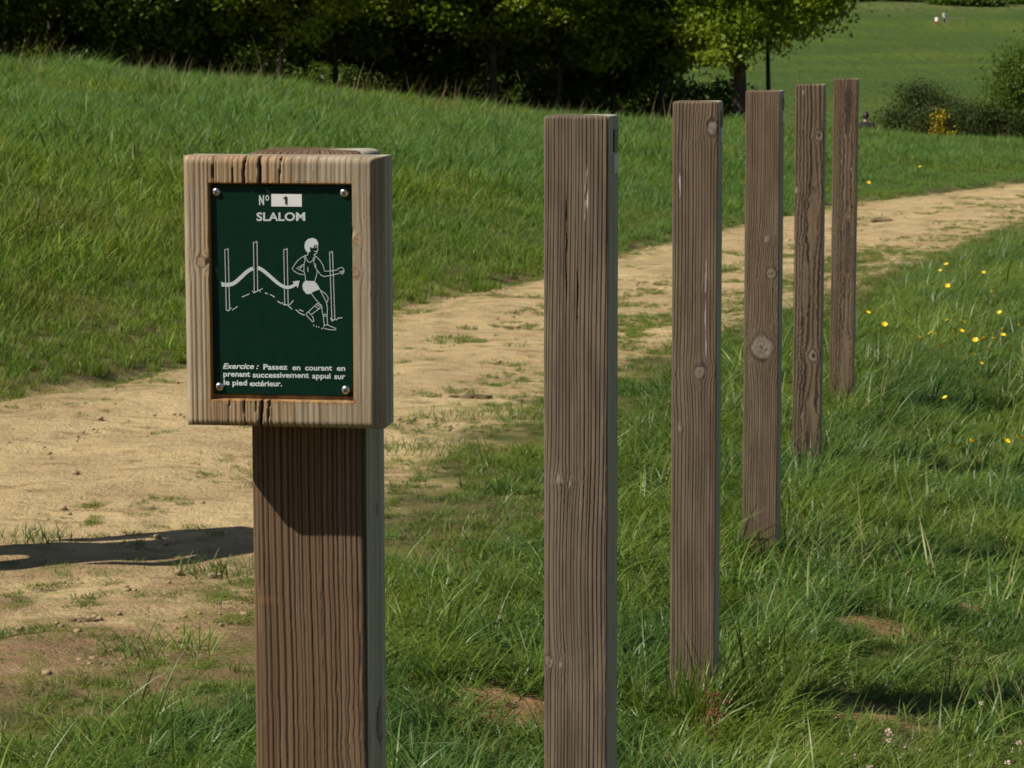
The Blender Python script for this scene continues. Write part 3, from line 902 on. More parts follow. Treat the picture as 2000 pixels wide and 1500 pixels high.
D.poly([(858, 487), (940, 492), (970, 530), (986, 560), (930, 580), (895, 602), (865, 600), (838, 566), (831, 530), (840, 504)], .0003)
for q in ([(295, 628), (330, 614), (362, 600)], [(500, 592), (526, 600)], [(545, 606), (570, 618), (585, 628)], [(610, 660), (640, 684), (650, 672), (662, 692), (690, 690)], [(704, 700), (738, 732)], [(716, 696), (750, 656)],
          [(770, 735), (810, 768), (850, 784)], [(800, 735), (838, 750)], [(926, 864), (930, 876)], [(950, 874), (954, 886)], [(972, 880), (974, 890)], [(994, 892), (1004, 902)],
          [(1075, 804), (1090, 834), (1118, 812), (1126, 826), (1140, 808), (1180, 803)], [(155, 736), (174, 748), (198, 718), (208, 740), (256, 710)], [(390, 572), (400, 592), (432, 578), (444, 566), (462, 584), (452, 570), (480, 554)]):
    D.line(q, 6.5, .00035)
D.b.build('pictogram', M_PRINT, PANEL)['label'] = 'white line drawing of a runner weaving between poles'

# pan-head screws with a cross slot
def screw_mesh():
    prof = [(.0046, 0), (.0046, .0006), (.0041, .0018), (.0030, .0027), (.0016, .0031)]
    n = 20; V = []; F = []
    for r, y in prof:
        for k in range(n):
            a = 2 * math.pi * k / n
            V.append((r * math.cos(a), -y, r * math.sin(a)))
    for i in range(len(prof) - 1):
        for k in range(n):
            F.append((i * n + k, i * n + (k + 1) % n, (i + 1) * n + (k + 1) % n, (i + 1) * n + k))
    F.append(tuple((len(prof) - 1) * n + k for k in range(n)))
    me = bpy.data.meshes.new('screw'); me.from_pydata(V, [], F); me.update(); me.shade_smooth(); me.materials.append(M_STEEL); me.materials.append(M_PRINT_D)
    b = MB(); b.box((0, -.0031, 0), (.0046, .0006, .0011)); b.box((0, -.00312, 0), (.0011, .0006, .0046))
    base = len(V)
    me2 = bpy.data.meshes.new('screw')
    me2.from_pydata(V + b.v, [], F + [tuple(i + base for i in f) for f in b.f]); me2.update(); me2.shade_smooth()
    me2.materials.append(M_STEEL); me2.materials.append(M_PRINT_D)
    for i, p in enumerate(me2.polygons):
        if i >= len(F): p.material_index = 1; p.use_smooth = False
    return me2
SCR = screw_mesh()
for i, (x, y) in enumerate([(419, 378), (673, 381), (419.5, 758), (673, 763)]):
    o = link(bpy.data.objects.new('screw', SCR), PANEL)
    q = pl(x, y); o.location = (q[0], FRONT, q[1]); o.rotation_euler = (0, [.3, .8, 1.1, .5][i], 0)

# ------------------------------------------------------------------ grass
def blade_set(rs, n, rad_, L0, L1, w0, lean, spread, curl, tint_hi=.1, segs=4, clump=1.0):
    """n curved blades growing from a small disc, as arrays"""
    a = rs.rand(n) * 2 * math.pi; r = rad_ * np.sqrt(rs.rand(n)) * clump
    bx, by = r * np.cos(a), r * np.sin(a)
    Ln = L0 + (L1 - L0) * rs.rand(n) ** 1.3
    da = rs.randn(n) * spread
    out = np.stack([np.cos(da), np.sin(da)], 1)               # mean direction +x
    tilt = np.abs(lean + rs.randn(n) * .28)
    cv = curl * (.4 + rs.rand(n))
    ws = w0 * (.6 + .8 * rs.rand(n))
    tw = rs.rand(n) * math.pi
    V = np.zeros((n, (segs + 1) * 2, 3))
    px = np.zeros(n); pz = np.zeros(n)
    ang = tilt * .5
    for k in range(segs + 1):
        t = k / segs
        wk = ws * (1 - t ** 2.2) * .5 + .00025
        cx = bx + px * out[:, 0]; cy = by + px * out[:, 1]
        sxv = -out[:, 1] * np.cos(tw) + out[:, 0] * np.sin(tw) * .5; syv = out[:, 0] * np.cos(tw) + out[:, 1] * np.sin(tw) * .5
        V[:, k * 2] = np.stack([cx - sxv * wk, cy - syv * wk, pz], 1)
        V[:, k * 2 + 1] = np.stack([cx + sxv * wk, cy + syv * wk, pz], 1)
        ang = np.minimum(ang + (tilt * .5 + cv) / segs, 2.2)
        px = px + np.sin(ang) * Ln / segs; pz = pz + np.cos(ang) * Ln / segs
    pz_off = -.01
    V[:, :, 2] = np.maximum(V[:, :, 2] + pz_off, -.012)
    fb = np.array([[2 * k, 2 * k + 1, 2 * k + 3, 2 * k + 2] for k in range(segs)])
    F = (fb[None] + (np.arange(n) * (segs + 1) * 2)[:, None, None]).reshape(-1, 4)
    t_ = rs.rand(n) * .84
    t_ = np.where(rs.rand(n) < tint_hi, .99, t_)
    return V.reshape(-1, 3), F, np.repeat(t_, (segs + 1) * 2)

def tuft_collection(name, mats, specs):
    c = bpy.data.collections.new(name)
    for i, (seed, mi, kw) in enumerate(specs):
        rs = np.random.RandomState(seed)
        V, F, t_ = blade_set(rs, **kw)
        me = mesh_np('%s_%02d' % (name, i), V, F, [mats[mi]], {'tint': t_}, True)
        c.objects.link(bpy.data.objects.new('%s_%02d' % (name, i), me))
    return c

def scatter(name, P, rot, scl, idx, coll, label=None):
    me = mesh_np(name, P, np.zeros((0, 4), int), [], {'rot': rot, 'scl': scl})
    a = me.attributes.new('idx', 'INT', 'POINT'); a.data.foreach_set('value', np.asarray(idx, np.int32))
    o = link(bpy.data.objects.new(name, me))
    ng = bpy.data.node_groups.new(name, 'GeometryNodeTree')
    ng.interface.new_socket('Geometry', in_out='INPUT', socket_type='NodeSocketGeometry')
    ng.interface.new_socket('Geometry', in_out='OUTPUT', socket_type='NodeSocketGeometry')
    N, Lk = ng.nodes, ng.links
    gi = N.new('NodeGroupInput'); go = N.new('NodeGroupOutput')
    ci = N.new('GeometryNodeCollectionInfo'); ci.inputs['Collection'].default_value = coll
    ci.inputs['Separate Children'].default_value = True; ci.inputs['Reset Children'].default_value = True
    ip = N.new('GeometryNodeInstanceOnPoints'); ip.inputs['Pick Instance'].default_value = True
    def na(nm, ty):
        q = N.new('GeometryNodeInputNamedAttribute'); q.data_type = ty; q.inputs['Name'].default_value = nm
        return q.outputs['Attribute']
    e2r = N.new('FunctionNodeEulerToRotation')
    Lk.new(na('rot', 'FLOAT_VECTOR'), e2r.inputs[0])
    Lk.new(gi.outputs[0], ip.inputs['Points']); Lk.new(ci.outputs[0], ip.inputs['Instance'])
    Lk.new(na('idx', 'INT'), ip.inputs['Instance Index']); Lk.new(e2r.outputs[0], ip.inputs['Rotation']); Lk.new(na('scl', 'FLOAT_VECTOR'), ip.inputs['Scale'])
    Lk.new(ip.outputs[0], go.inputs[0])
    md = o.modifiers.new('grow', 'NODES'); md.node_group = ng
    tag(o, label, 'grass', kind='stuff')
    return o

def wedge(rs, n, y0, y1, a0, a1, power=1.0):
    """points spread over a fan of sight lines; power 1 is even per area, lower thins out with distance"""
    k = 1 + power
    y = (y0 ** k + (y1 ** k - y0 ** k) * rs.rand(n)) ** (1 / k)
    a = a0 + (a1 - a0) * rs.rand(n)
    return a * y, y

# meadow beyond the path
rs = np.random.RandomState(2)
sp = []
for i in range(7): sp.append((100 + i, 0, dict(n=26, rad_=.34, L0=.40, L1=1.05, w0=.034, lean=.22, spread=2.5, curl=.5, tint_hi=.06)))
for i in range(2): sp.append((130 + i, 1, dict(n=4, rad_=.30, L0=.9, L1=1.5, w0=.011, lean=.12, spread=2.5, curl=.3, tint_hi=.3)))
for i in range(3): sp.append((150 + i, 0, dict(n=18, rad_=.30, L0=.5, L1=1.15, w0=.055, lean=.25, spread=2.5, curl=.9, tint_hi=.04)))
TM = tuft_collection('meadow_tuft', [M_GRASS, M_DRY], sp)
x, y = wedge(rs, 95000, 9.5, 64, -.235, .235, .45)
du, dl = edges(x, y)
beyond = -du
edge_n = (fbm(x * 1.7, y * 1.7, 61) - .5) * .5 + (fbm(x * 6, y * 6, 62) - .5) * .35
keep = (rs.rand(len(x)) > bare(x, y) * .92) & (beyond + edge_n > .02) & (y < np.interp(x / y, CR_A, CR_Y) + 9)
x, y, beyond, edge_n = x[keep], y[keep], beyond[keep], edge_n[keep]
hgt = .085 + .20 * sstep(.1, 3.5, beyond + edge_n * 2) + .10 * fbm(x * .5, y * .5, 63) - .05
hgt = hgt * np.interp(x / y, [.09, .16], [1, .62]) * (.72 + .6 * rs.rand(len(x))) * (.7 + .6 * fbm(x * .9, y * .9, 64))
hgt = np.maximum(hgt, .05)
idx = rs.randint(0, 7, len(x))
p_dry = rs.rand(len(x)); idx = np.where(p_dry < .02, 7 + rs.randint(0, 2, len(x)), np.where(p_dry < .30, 9 + rs.randint(0, 3, len(x)), idx))
crest = np.abs(y - np.interp(x / y, CR_A, CR_Y)) < 3.5
st_ = crest & (rs.rand(len(x)) < .020)
idx = np.where(st_, 7 + rs.randint(0, 2, len(x)), idx); hgt = np.where(st_, hgt * 1.35, hgt)
hgt = hgt * (.62 + .85 * fbm(x * 2.4, y * 1.6, 66, 3))
scl = np.stack([np.maximum(hgt, .12) * np.interp(y, [10, 20, 40], [1.0, 1.15, 1.5])] * 2 + [hgt], 1)
rot = np.stack([rs.randn(len(x)) * .08, rs.randn(len(x)) * .08, rs.rand(len(x)) * 6.28], 1)
z = ground_height(x, y)
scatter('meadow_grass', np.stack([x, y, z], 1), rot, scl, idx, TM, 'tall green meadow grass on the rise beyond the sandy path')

# verge beside the posts, on this side of the path
sp = []
for i in range(6): sp.append((200 + i, 0, dict(n=44, rad_=.055, L0=.03, L1=.145, w0=.0044, lean=.95, spread=1.2, curl=.7, tint_hi=.06)))
for i in range(3): sp.append((220 + i, 0, dict(n=22, rad_=.05, L0=.12, L1=.27, w0=.0052, lean=.6, spread=.8, curl=.9, tint_hi=.05)))
for i in range(3): sp.append((240 + i, 1, dict(n=46, rad_=.06, L0=.025, L1=.075, w0=.0040, lean=.7, spread=2.0, curl=.7, tint_hi=.08)))
for i in range(2): sp.append((260 + i, 0, dict(n=9, rad_=.05, L0=.16, L1=.33, w0=.0026, lean=.55, spread=.9, curl=.4, tint_hi=.85)))
TV = tuft_collection('verge_tuft', [M_VERGE, M_SHORT], sp)
rs = np.random.RandomState(3)
x, y = wedge(rs, 52000, 5.0, 31, -.235, .235, .15)
du, dl = edges(x, y)
inn = -dl + (fbm(x * 2.2, y * 2.2, 71) - .5) * 1.1 + (fbm(x * 7, y * 7, 72) - .5) * .5
lat = line_lat(x, y)
bz = bare(x, y)
dens = np.clip(sstep(-.12, .35, inn), 0, 1) * (1 - near_left(x, y) * sstep(.36, .56, fbm(x * 2.6, y * 2.6, 75)) * .85 * sstep(1.5, .5, inn)) * np.where(rs.rand(len(x)) < bz * .9, 0, 1)
keep = (rs.rand(len(x)) < dens)
x, y, inn, lat, bz = x[keep], y[keep], inn[keep], lat[keep], bz[keep]
n = len(x)
p = rs.rand(n)
lush = np.clip(sstep(.15, .8, inn) * .7 + .5 * (fbm(x * 1.3, y * 1.3, 73) - .35), 0, 1)
nl = near_left(x, y)
lush = lush * (1 - .6 * nl) * np.where((lat > .35) & (y < 8), .55, 1) * np.where((lat > .3), .85, 1)
idx = np.where(p < .012, 12 + rs.randint(0, 2, n), np.where(p < .02 + .16 * lush, 6 + rs.randint(0, 3, n), np.where(p < .12 + .80 * lush, rs.randint(0, 6, n), 9 + rs.randint(0, 3, n))))
s_ = (.62 + .5 * rs.rand(n)) * (.62 + .55 * lush)
s_ = s_ * np.interp(y, [6, 14, 28], [1, 1.1, 1.35])
# taller where nobody can tread or mow: round the feet of the posts
near = np.full(n, 9.0)
for q in POSTS:
    tp = at(q['c'], q['t'], q['y'])
    near = np.minimum(near, np.hypot(x - tp.x, y - tp.y - .06))
s_ = s_ * (1 + .15 * np.exp(-(near / .17) ** 2))
scl = np.stack([s_ * 1.1, s_ * 1.1, s_ * (.8 + .4 * rs.rand(n))], 1)
flow = .35 + 1.1 * (fbm(x * .8, y * .8, 74) - .5) * 2
rz = np.where(lat > 0, flow + rs.randn(n) * .5, rs.rand(n) * 6.28)
rz = rz + rs.randn(n) * .55
rot = np.stack([rs.randn(n) * .16, rs.randn(n) * .16, rz], 1)
# untrodden blades crowding the feet of the posts
ex_, ey_ = [], []
for q in POSTS:
    tp = at(q['c'], q['t'], q['y'])
    for k in range(46):
        a_ = rs.rand() * 6.28; r_ = .085 + .14 * rs.rand()
        ex_.append(tp.x + .011 + r_ * math.cos(a_)); ey_.append(tp.y + .06 + r_ * math.sin(a_))
ne = len(ex_)
x = np.concatenate([x, ex_]); y = np.concatenate([y, ey_])
idx = np.concatenate([idx, np.where(rs.rand(ne) < .45, 6 + rs.randint(0, 3, ne), rs.randint(0, 6, ne))])
se = (.55 + .35 * rs.rand(ne))[:, None] * np.array([[1.0, 1.0, 1.25]])
scl = np.concatenate([scl, se]); rot = np.concatenate([rot, np.stack([rs.randn(ne) * .12, rs.randn(ne) * .12, rs.rand(ne) * 6.28], 1)])
n = len(x)
inpost = np.zeros(n, bool)
for q in POSTS:
    tp = at(q['c'], q['t'], q['y']); cx, cy = tp.x + .011, tp.y + .06
    inpost |= (np.abs(x - cx) < .062) & (np.abs(y - cy) < .062)
k = ~inpost
z = ground_height(x, y)
scatter('verge_grass', np.stack([x, y, z], 1)[k], rot[k], scl[k], idx[k], TV, 'thick green grass around the posts, leaning to the right')

# thin growth on the path
rs = np.random.RandomState(4)
x, y = wedge(rs, 120000, 5.0, 40, -.235, .235, .3)
du, dl = edges(x, y); pd = np.minimum(du, dl)
cl = fbm(x * 1.1, y * 1.8, 81, 4)
f = sstep(.60, .74, cl) * .35 + .75 * sstep(.9, .0, dl) * sstep(.42, .60, fbm(x * 2.2, y * 2.8, 82)) + .5 * near_left(x, y) * sstep(.45, .6, fbm(x * 4, y * 4, 83)) + .4 * sstep(.35, 0, du) * sstep(.4, .6, cl) + 1.6 * sstep(.25, .6, dl) * sstep(1.5, 1.0, dl) * sstep(13, 16, y) * sstep(.46, .58, fbm(x * .8, y * .5, 85)) + .5 * sstep(.58, .66, fbm(x * 2.4, y * 2.4, 86)) * sstep(8, 10, y)
keep = (pd > -.05) & (rs.rand(len(x)) < np.minimum(f * .42 * np.interp(y, [12, 18], [1, 2.2]), 1))
x, y, dl = x[keep], y[keep], dl[keep]; n = len(x)
idx = np.where(rs.rand(n) < .14 * sstep(.9, .1, dl), rs.randint(0, 6, n), 9 + rs.randint(0, 3, n))
s_ = (.35 + .45 * rs.rand(n))
rot = np.stack([rs.randn(n) * .1, rs.randn(n) * .1, rs.rand(n) * 6.28], 1)
scatter('path_grass', np.stack([x, y, hbase(x, y) + .004], 1), rot, np.stack([s_, s_, s_ * .7], 1), idx, TV, 'thin short grass creeping over the edges of the sandy path')

# single tufts that stand out on the bare path
def tuft_obj(px, py, size, hi, label, seed):
    p = ground_px(px, py)
    rs = np.random.RandomState(seed)
    V, F, t_ = blade_set(rs, n=int(70 + 250 * size), rad_=size * .5, L0=hi * .5, L1=hi * 1.1, w0=.0045, lean=.6 if hi < .14 else .38, spread=2.2, curl=.6, tint_hi=.1)
    o = obj_np('grass_tuft', V, F, [M_VERGE], {'tint': t_}, True)
    o.location = (p.x, p.y, p.z + .006)
    o.scale = (1, .8, 1)
    return tag(o, label, 'grass tuft', 'grass tufts on the sandy path')
for i, a_ in enumerate([
        (62, 1062, .30, .10, 'grass tuft at the left edge, half in the dark shadow'),
        (425, 1118, .30, .09, 'grass tuft on the sand just left of the sign post'),
        (318, 1275, .32, .12, 'spiky grass tuft on bare sand at lower left'),
        (326, 846, .16, .03, 'flat pale tuft on the path under the sign board'),
        (792, 712, .07, .04, 'tiny dark tuft on the path beside the sign board'),
        (957, 741, .10, .05, 'small upright tuft on the path above the dark clods'),
        (880, 660, .26, .04, 'low pale tuft in the middle of the path'),
        (912, 643, .14, .04, 'small tuft behind the low pale tuft on the path'),
        (1008, 680, .18, .05, 'tuft on the path close to the front post'),
        (872, 815, .34, .07, 'wide dark tuft on the path below the clods'),
        (1020, 812, .40, .10, 'thick tuft at the path edge touching the front post'),
        (850, 880, .5, .09, 'broad grass patch at the near path edge right of the sign'),
        (1840, 408, .22, .06, 'dark grass patch on the path far to the right')]):
    tuft_obj(*a_, 300 + i)

for px, py, sz, hi, lab, sd in [(1470, 1400, .24, .32, 'tall grass clump at the right foot of the second post', 350),
                                (1545, 1078, .2, .24, 'tall grass clump at the right foot of the third post', 352), (1590, 880, .16, .2, 'grass clump at the foot of the fourth post', 353),
                                (1338, 1412, .13, .27, 'upright grass clump hiding the left corner of the second post foot', 354), (1388, 1416, .12, .24, 'upright grass clump hiding the middle of the second post foot', 355),
                                (1480, 1112, .12, .19, 'short grass clump in front of the third post', 356), (1650, 775, .12, .15, 'small grass clump in front of the farthest post', 357)]:
    tuft_obj(px, py, sz, hi, lab, sd)['group'] = 'grass clumps at the feet of the posts'
M_SORREL = simple('sorrel_red', (.16, .045, .022), .8)
for i, (px, py, lab) in enumerate([(1392, 1470, 'reddish sorrel plant in front of the second post')]):
    p = ground_px(px, py); rs = np.random.RandomState(60 + i)
    e = empty('sorrel_plant', p)
    b = MB()
    for k in range(5):
        a = rs.rand() * 6.28; tip = Vector((math.cos(a) * .05, math.sin(a) * .04, .13 + .08 * rs.rand()))
        b.tube([(0, 0, 0), tip * .5 + Vector((0, 0, .01)), tip], [.0014, .0012, .0008], 5)
    b.build('stem', M_SORREL, e)
    C = np.array([(rs.randn() * .016, rs.randn() * .014, .06 + .11 * rs.rand()) for _ in range(18)])
    V, F, t_ = leaf_cloud(rs, C, np.full(len(C), .006), 14, .006)
    obj_np('blossom', V, F, [M_SORREL], {'tint': t_}, False, e)
    tag(e, lab, 'plant')

# ------------------------------------------------------------------ clods, pebbles and flowers
def lump(rs, r, flat_=.6):
    t = (1 + 5 ** .5) / 2
    P = np.array([(-1, t, 0), (1, t, 0), (-1, -t, 0), (1, -t, 0), (0, -1, t), (0, 1, t), (0, -1, -t), (0, 1, -t), (t, 0, -1), (t, 0, 1), (-t, 0, -1), (-t, 0, 1)]) / 1.9
    P = P * (1 + .35 * (rs.rand(12, 1) - .5)) * r
    P[:, 2] *= flat_
    F = np.array([(0, 11, 5), (0, 5, 1), (0, 1, 7), (0, 7, 10), (0, 10, 11), (1, 5, 9), (5, 11, 4), (11, 10, 2), (10, 7, 6), (7, 1, 8), (3, 9, 4), (3, 4, 2), (3, 2, 6), (3, 6, 8), (3, 8, 9), (4, 9, 5), (2, 4, 11), (6, 2, 10), (8, 6, 7), (9, 8, 1)])
    return P, F
M_CLOD = simple('dark_soil', (.13, .085, .05), .95, 0, .1)
M_PEB = simple('pebble', (.30, .22, .13), .9, 0, .2)
def clod(px, py, wd, n, label, seed):
    p = ground_px(px, py); rs = np.random.RandomState(seed)
    V = []; F = []; k = 0
    for i in range(n):
        P, f = lump(rs, wd * (.04 + .10 * rs.rand() ** 2), .55); P = P * (1 + .5 * (rs.rand(12, 1) - .5)); P[:, 0] *= 1 + .8 * rs.rand()
        P = P + np.array([(rs.rand() - .5) * wd * .8, (rs.rand() - .5) * wd * .4, wd * .02])
        V.append(P); F.append(f + k); k += 12
    o = obj_np('dirt_clod', np.concatenate(V), np.concatenate(F), [M_CLOD], None, True)
    o.location = (p.x, p.y, p.z)
    return tag(o, label, 'dirt clod', 'dark clods lying on the path')
clod(1003, 641, .11, 16, 'dark clod on the path just left of the front post', 1)
clod(912, 778, .24, 30, 'dark crumbled clods on the path between sign and front post', 2)
clod(1288, 556, .13, 14, 'dark dropping on the path between the first two posts', 3)
clod(165, 1212, .10, 22, 'dark soil clod on the sand at lower left', 4)
clod(1722, 432, .26, 14, 'dark clod on the far path right of the last post', 5)

rs = np.random.RandomState(9)
x, y = wedge(rs, 16000, 6.0, 30, -.23, .23, .2)
k = pathd(x, y) > -.05
x, y = x[k], y[k]
k = rs.rand(len(x)) < sstep(.35, .65, fbm(x * 2, y * 2, 14)); x, y = x[k], y[k]
V = []; F = []
zz = hbase(x, y)
for i in range(len(x)):
    P, f = lump(rs, (.003 + .010 * rs.rand() ** 5) * (1 + y[i] / 30), .6)
    V.append(P + np.array([x[i], y[i], zz[i] + .006])); F.append(f + 12 * i)
o = obj_np('pebbles', np.concatenate(V), np.concatenate(F), [M_PEB], None, False)
tag(o, 'small crumbs and pebbles strewn over the sandy path', 'pebbles', kind='stuff')

M_YEL = simple('yellow_petal', (.85, .58, .01), .45)
M_STEM = simple('flower_stem', (.07, .13, .03), .6)
M_CLOV = simple('clover_bloom', (.55, .42, .36), .8)
def above_px(px, py, hh, near=3.0, far=120.0):
    d = ray(px, py)
    ys = np.exp(np.linspace(math.log(near), math.log(far), 5000))
    hit = np.nonzero(CAMZ + d.z * ys <= hbase(d.x * ys, ys) + hh)[0]
    y = ys[hit[0]] if len(hit) else 40.0
    return Vector((d.x * y, y, CAMZ + d.z * y))

def buttercup_meshes():
    b = MB()
    for k in range(6):
        a = 2 * math.pi * k / 6
        c, s_ = math.cos(a), math.sin(a)
        pts = [(0.001, 0, 0), (.008, -.006, .003), (.015, -.006, .007), (.018, 0, .009), (.015, .006, .007), (.008, .006, .003)]
        b.add([(x_ * c - y_ * s_, x_ * s_ + y_ * c, z_) for x_, y_, z_ in pts], [(0, 1, 2, 3), (0, 3, 4, 5)])
    b.tube([(0, 0, 0), (0, 0, .006)], [.004, .002], 6)
    me = bpy.data.meshes.new('blossom'); me.from_pydata(b.v, [], b.f); me.materials.append(M_YEL)
    c = MB(); c.tube([(.012, .008, -.2), (.004, .003, -.1), (0, 0, 0)], [.0014, .0012, .001], 5)
    me2 = bpy.data.meshes.new('stem'); me2.from_pydata(c.v, [], c.f); me2.materials.append(M_STEM)
    return me, me2
BL, STM = buttercup_meshes()
YEL = [(1695, 611), (1727, 634), (1836, 529), (1848, 517), (1852, 611), (1849, 626), (1876, 626), (1885, 630), (1797, 660), (1817, 652), (1829, 654), (1862, 648), (1865, 657), (1868, 664), (1878, 647), (1892, 656), (1930, 648), (1953, 611), (1958, 644), (1959, 655), (1926, 664), (1920, 662), (1940, 662), (1905, 665), (1931, 684), (1972, 685), (1904, 693), (1916, 710), (1846, 777), (1841, 674), (1832, 681), (1839, 676), (1990, 636), (1983, 514), (1921, 533), (1851, 559), (1998, 690), (1898, 863), (1965, 862), (1990, 856), (1862, 872), (267, 258), (1755, 306), (1782, 309), (1793, 319), (1797, 326), (1696, 357), (1938, 571), (1822, 556)]
rs = np.random.RandomState(12)
for i, (a, b_) in enumerate(YEL):
    g = ground_px(a, b_ + 12)
    far_ = b_ < 400
    t = (g.y - .15) / g.y
    pz = above_px(a, b_, .34 if (far_ or a == 267) else .31)
    e = empty('yellow_flower', (pz.x, pz.y, pz.z), rs.rand() * 6.28)
    sc = (1.0 if far_ or a == 267 else .8) * (.75 + .5 * rs.rand())
    for nm, me in (('blossom', BL), ('stem', STM)):
        o = link(bpy.data.objects.new(nm, me), e)
        if nm == 'blossom':
            o.scale = (sc, sc, sc); o.rotation_euler = (rad(28) * (rs.rand() + .7), rad(-22) * rs.rand(), 0)
    if a == 267: lab = 'lone yellow flower in the tall meadow left of the sign'
    elif far_: lab = 'yellow flower in the far meadow grass beyond the path'
    elif b_ > 840: lab = 'yellow flower in the lower grass at the right edge'
    else: lab = 'small yellow flower in the grass right of the posts'
    tag(e, lab, 'flower', 'lone flower' if a == 267 else 'far yellow flowers' if far_ else 'lower yellow flowers' if b_ > 840 else 'yellow flowers right of the posts')

def clover_mesh():
    rs = np.random.RandomState(5); V = []; F = []; k = 0
    for i in range(26):
        a = rs.rand() * 6.28; ph = math.acos(1 - 1.3 * rs.rand())
        d = np.array([math.sin(ph) * math.cos(a), math.sin(ph) * math.sin(a), math.cos(ph)])
        s_ = np.cross(d, [.3, .2, .9]); s_ /= np.linalg.norm(s_) + 1e-6
        V += [d * .003 - s_ * .0015, d * .003 + s_ * .0015, d * .011 + s_ * .0018, d * .011 - s_ * .0018]; F.append((k, k + 1, k + 2, k + 3)); k += 4
    return mesh_np('blossom', np.array(V), np.array(F), [M_CLOV], None)
CLV = clover_mesh()
for (a, b_) in [(1736, 1447), (1770, 1458), (1799, 1463), (1734, 1428), (1738, 1435), (1897, 1473), (1668, 1478), (1646, 1470), (1990, 1452), (1968, 1490), (1976, 1466), (1917, 1374), (1700, 1500)]:
    pz = above_px(a, b_, .10)
    e = empty('clover_flower', pz, rs.rand() * 6.28)
    link(bpy.data.objects.new('blossom', CLV), e).scale = (.75, .75, .75)
    o = link(bpy.data.objects.new('stem', STM), e); o.scale = (.8, .8, .6)
    tag(e, 'small pale clover head in the short grass at lower right', 'flower', 'clover heads at lower right')

# ------------------------------------------------------------------ trees and bushes
M_BARK = (lambda t: (t.base(t.mix(t.rng(t.noise(t.mapv(t.coord(), (9, 9, 2)), 1, 5), .35, .65), (.030, .023, .017), (.065, .050, .037))), t.rough(.95), t.bump(t.noise(t.mapv(t.coord(), (14, 14, 3)), 1, 4), .8, .05), t.m)[-1])(NT('bark'))

def branchy(rs, h0, hc, rx, rz, r0, limbs, fork=None):
    b = MB()
    lean = (rs.rand(2) - .5) * .3
    b.tube([(0, 0, -.4), (0, 0, .0), (lean[0] * .2, lean[1] * .2, h0 * .5), (lean[0] * .5, lean[1] * .5, h0), (lean[0], lean[1], hc)], [r0 * 1.5, r0 * 1.25, r0, r0 * .85, r0 * .35], 9)
    ends = []
    for k in range(limbs):
        a = 2 * math.pi * (k + rs.rand() * .7) / limbs
        z0 = h0 * (.75 + .5 * rs.rand()) + (hc - h0) * .35 * rs.rand()
        L_ = rx * (.65 + .35 * rs.rand())
        p0 = Vector((lean[0] * .4, lean[1] * .4, z0)); p3 = Vector((math.cos(a) * L_, math.sin(a) * L_, z0 + rz * (.15 + .7 * rs.rand())))
        p1 = p0.lerp(p3, .35) + Vector((rs.randn() * .15, rs.randn() * .15, .2)); p2 = p0.lerp(p3, .7) + Vector((rs.randn() * .2, rs.randn() * .2, .12))
        b.tube([p0, p1, p2, p3], [r0 * .5, r0 * .34, r0 * .2, r0 * .05], 6)
        ends += [p1, p2, p3]
    return b, ends

def crown_centres(rs, n, c, rx, ry, rz, hollow=.35, low=-1):
    out = []
    lob = [(rs.randn(3) * .6, .26 + .3 * rs.rand()) for _ in range(13)]
    while len(out) < n:
        p = rs.rand(3) * 2 - 1
        q = np.linalg.norm(p)
        if q > 1 or q < hollow * rs.rand() * 2 or p[2] < low: continue
        if min(np.linalg.norm(p - l) - r for l, r in lob) > .03: continue
        out.append(np.array(c) + p * (rx, ry, rz))
    return np.array(out)

def tree_meshes(seed, h0, hc, rx, rz, r0, clumps, per, size, lmat, cz=None):
    rs = np.random.RandomState(seed)
    tb, ends = branchy(rs, h0, hc, rx, rz, r0, 8)
    C = crown_centres(rs, clumps, (0, 0, hc if cz is None else cz), rx, rx, rz)
    C = np.concatenate([C, np.array([tuple(e) for e in ends])])
    V, F, t_ = leaf_cloud(rs, C, .14 + .20 * rs.rand(len(C)), per, size)
    mc = mesh_np('crown', V, F, [lmat], {'tint': t_}, False)
    mt = bpy.data.meshes.new('trunk'); mt.from_pydata(tb.v, [], tb.f); mt.update(); mt.shade_smooth(); mt.materials.append(M_BARK)
    return mt, mc

def plant_tree(name, meshes, loc, rz, sc, label, cat, group=None):
    e = empty(name, loc, rz, sc)
    for nm, me in zip(('trunk', 'crown'), meshes):
        link(bpy.data.objects.new(nm, me), e)
    return tag(e, label, cat, group)

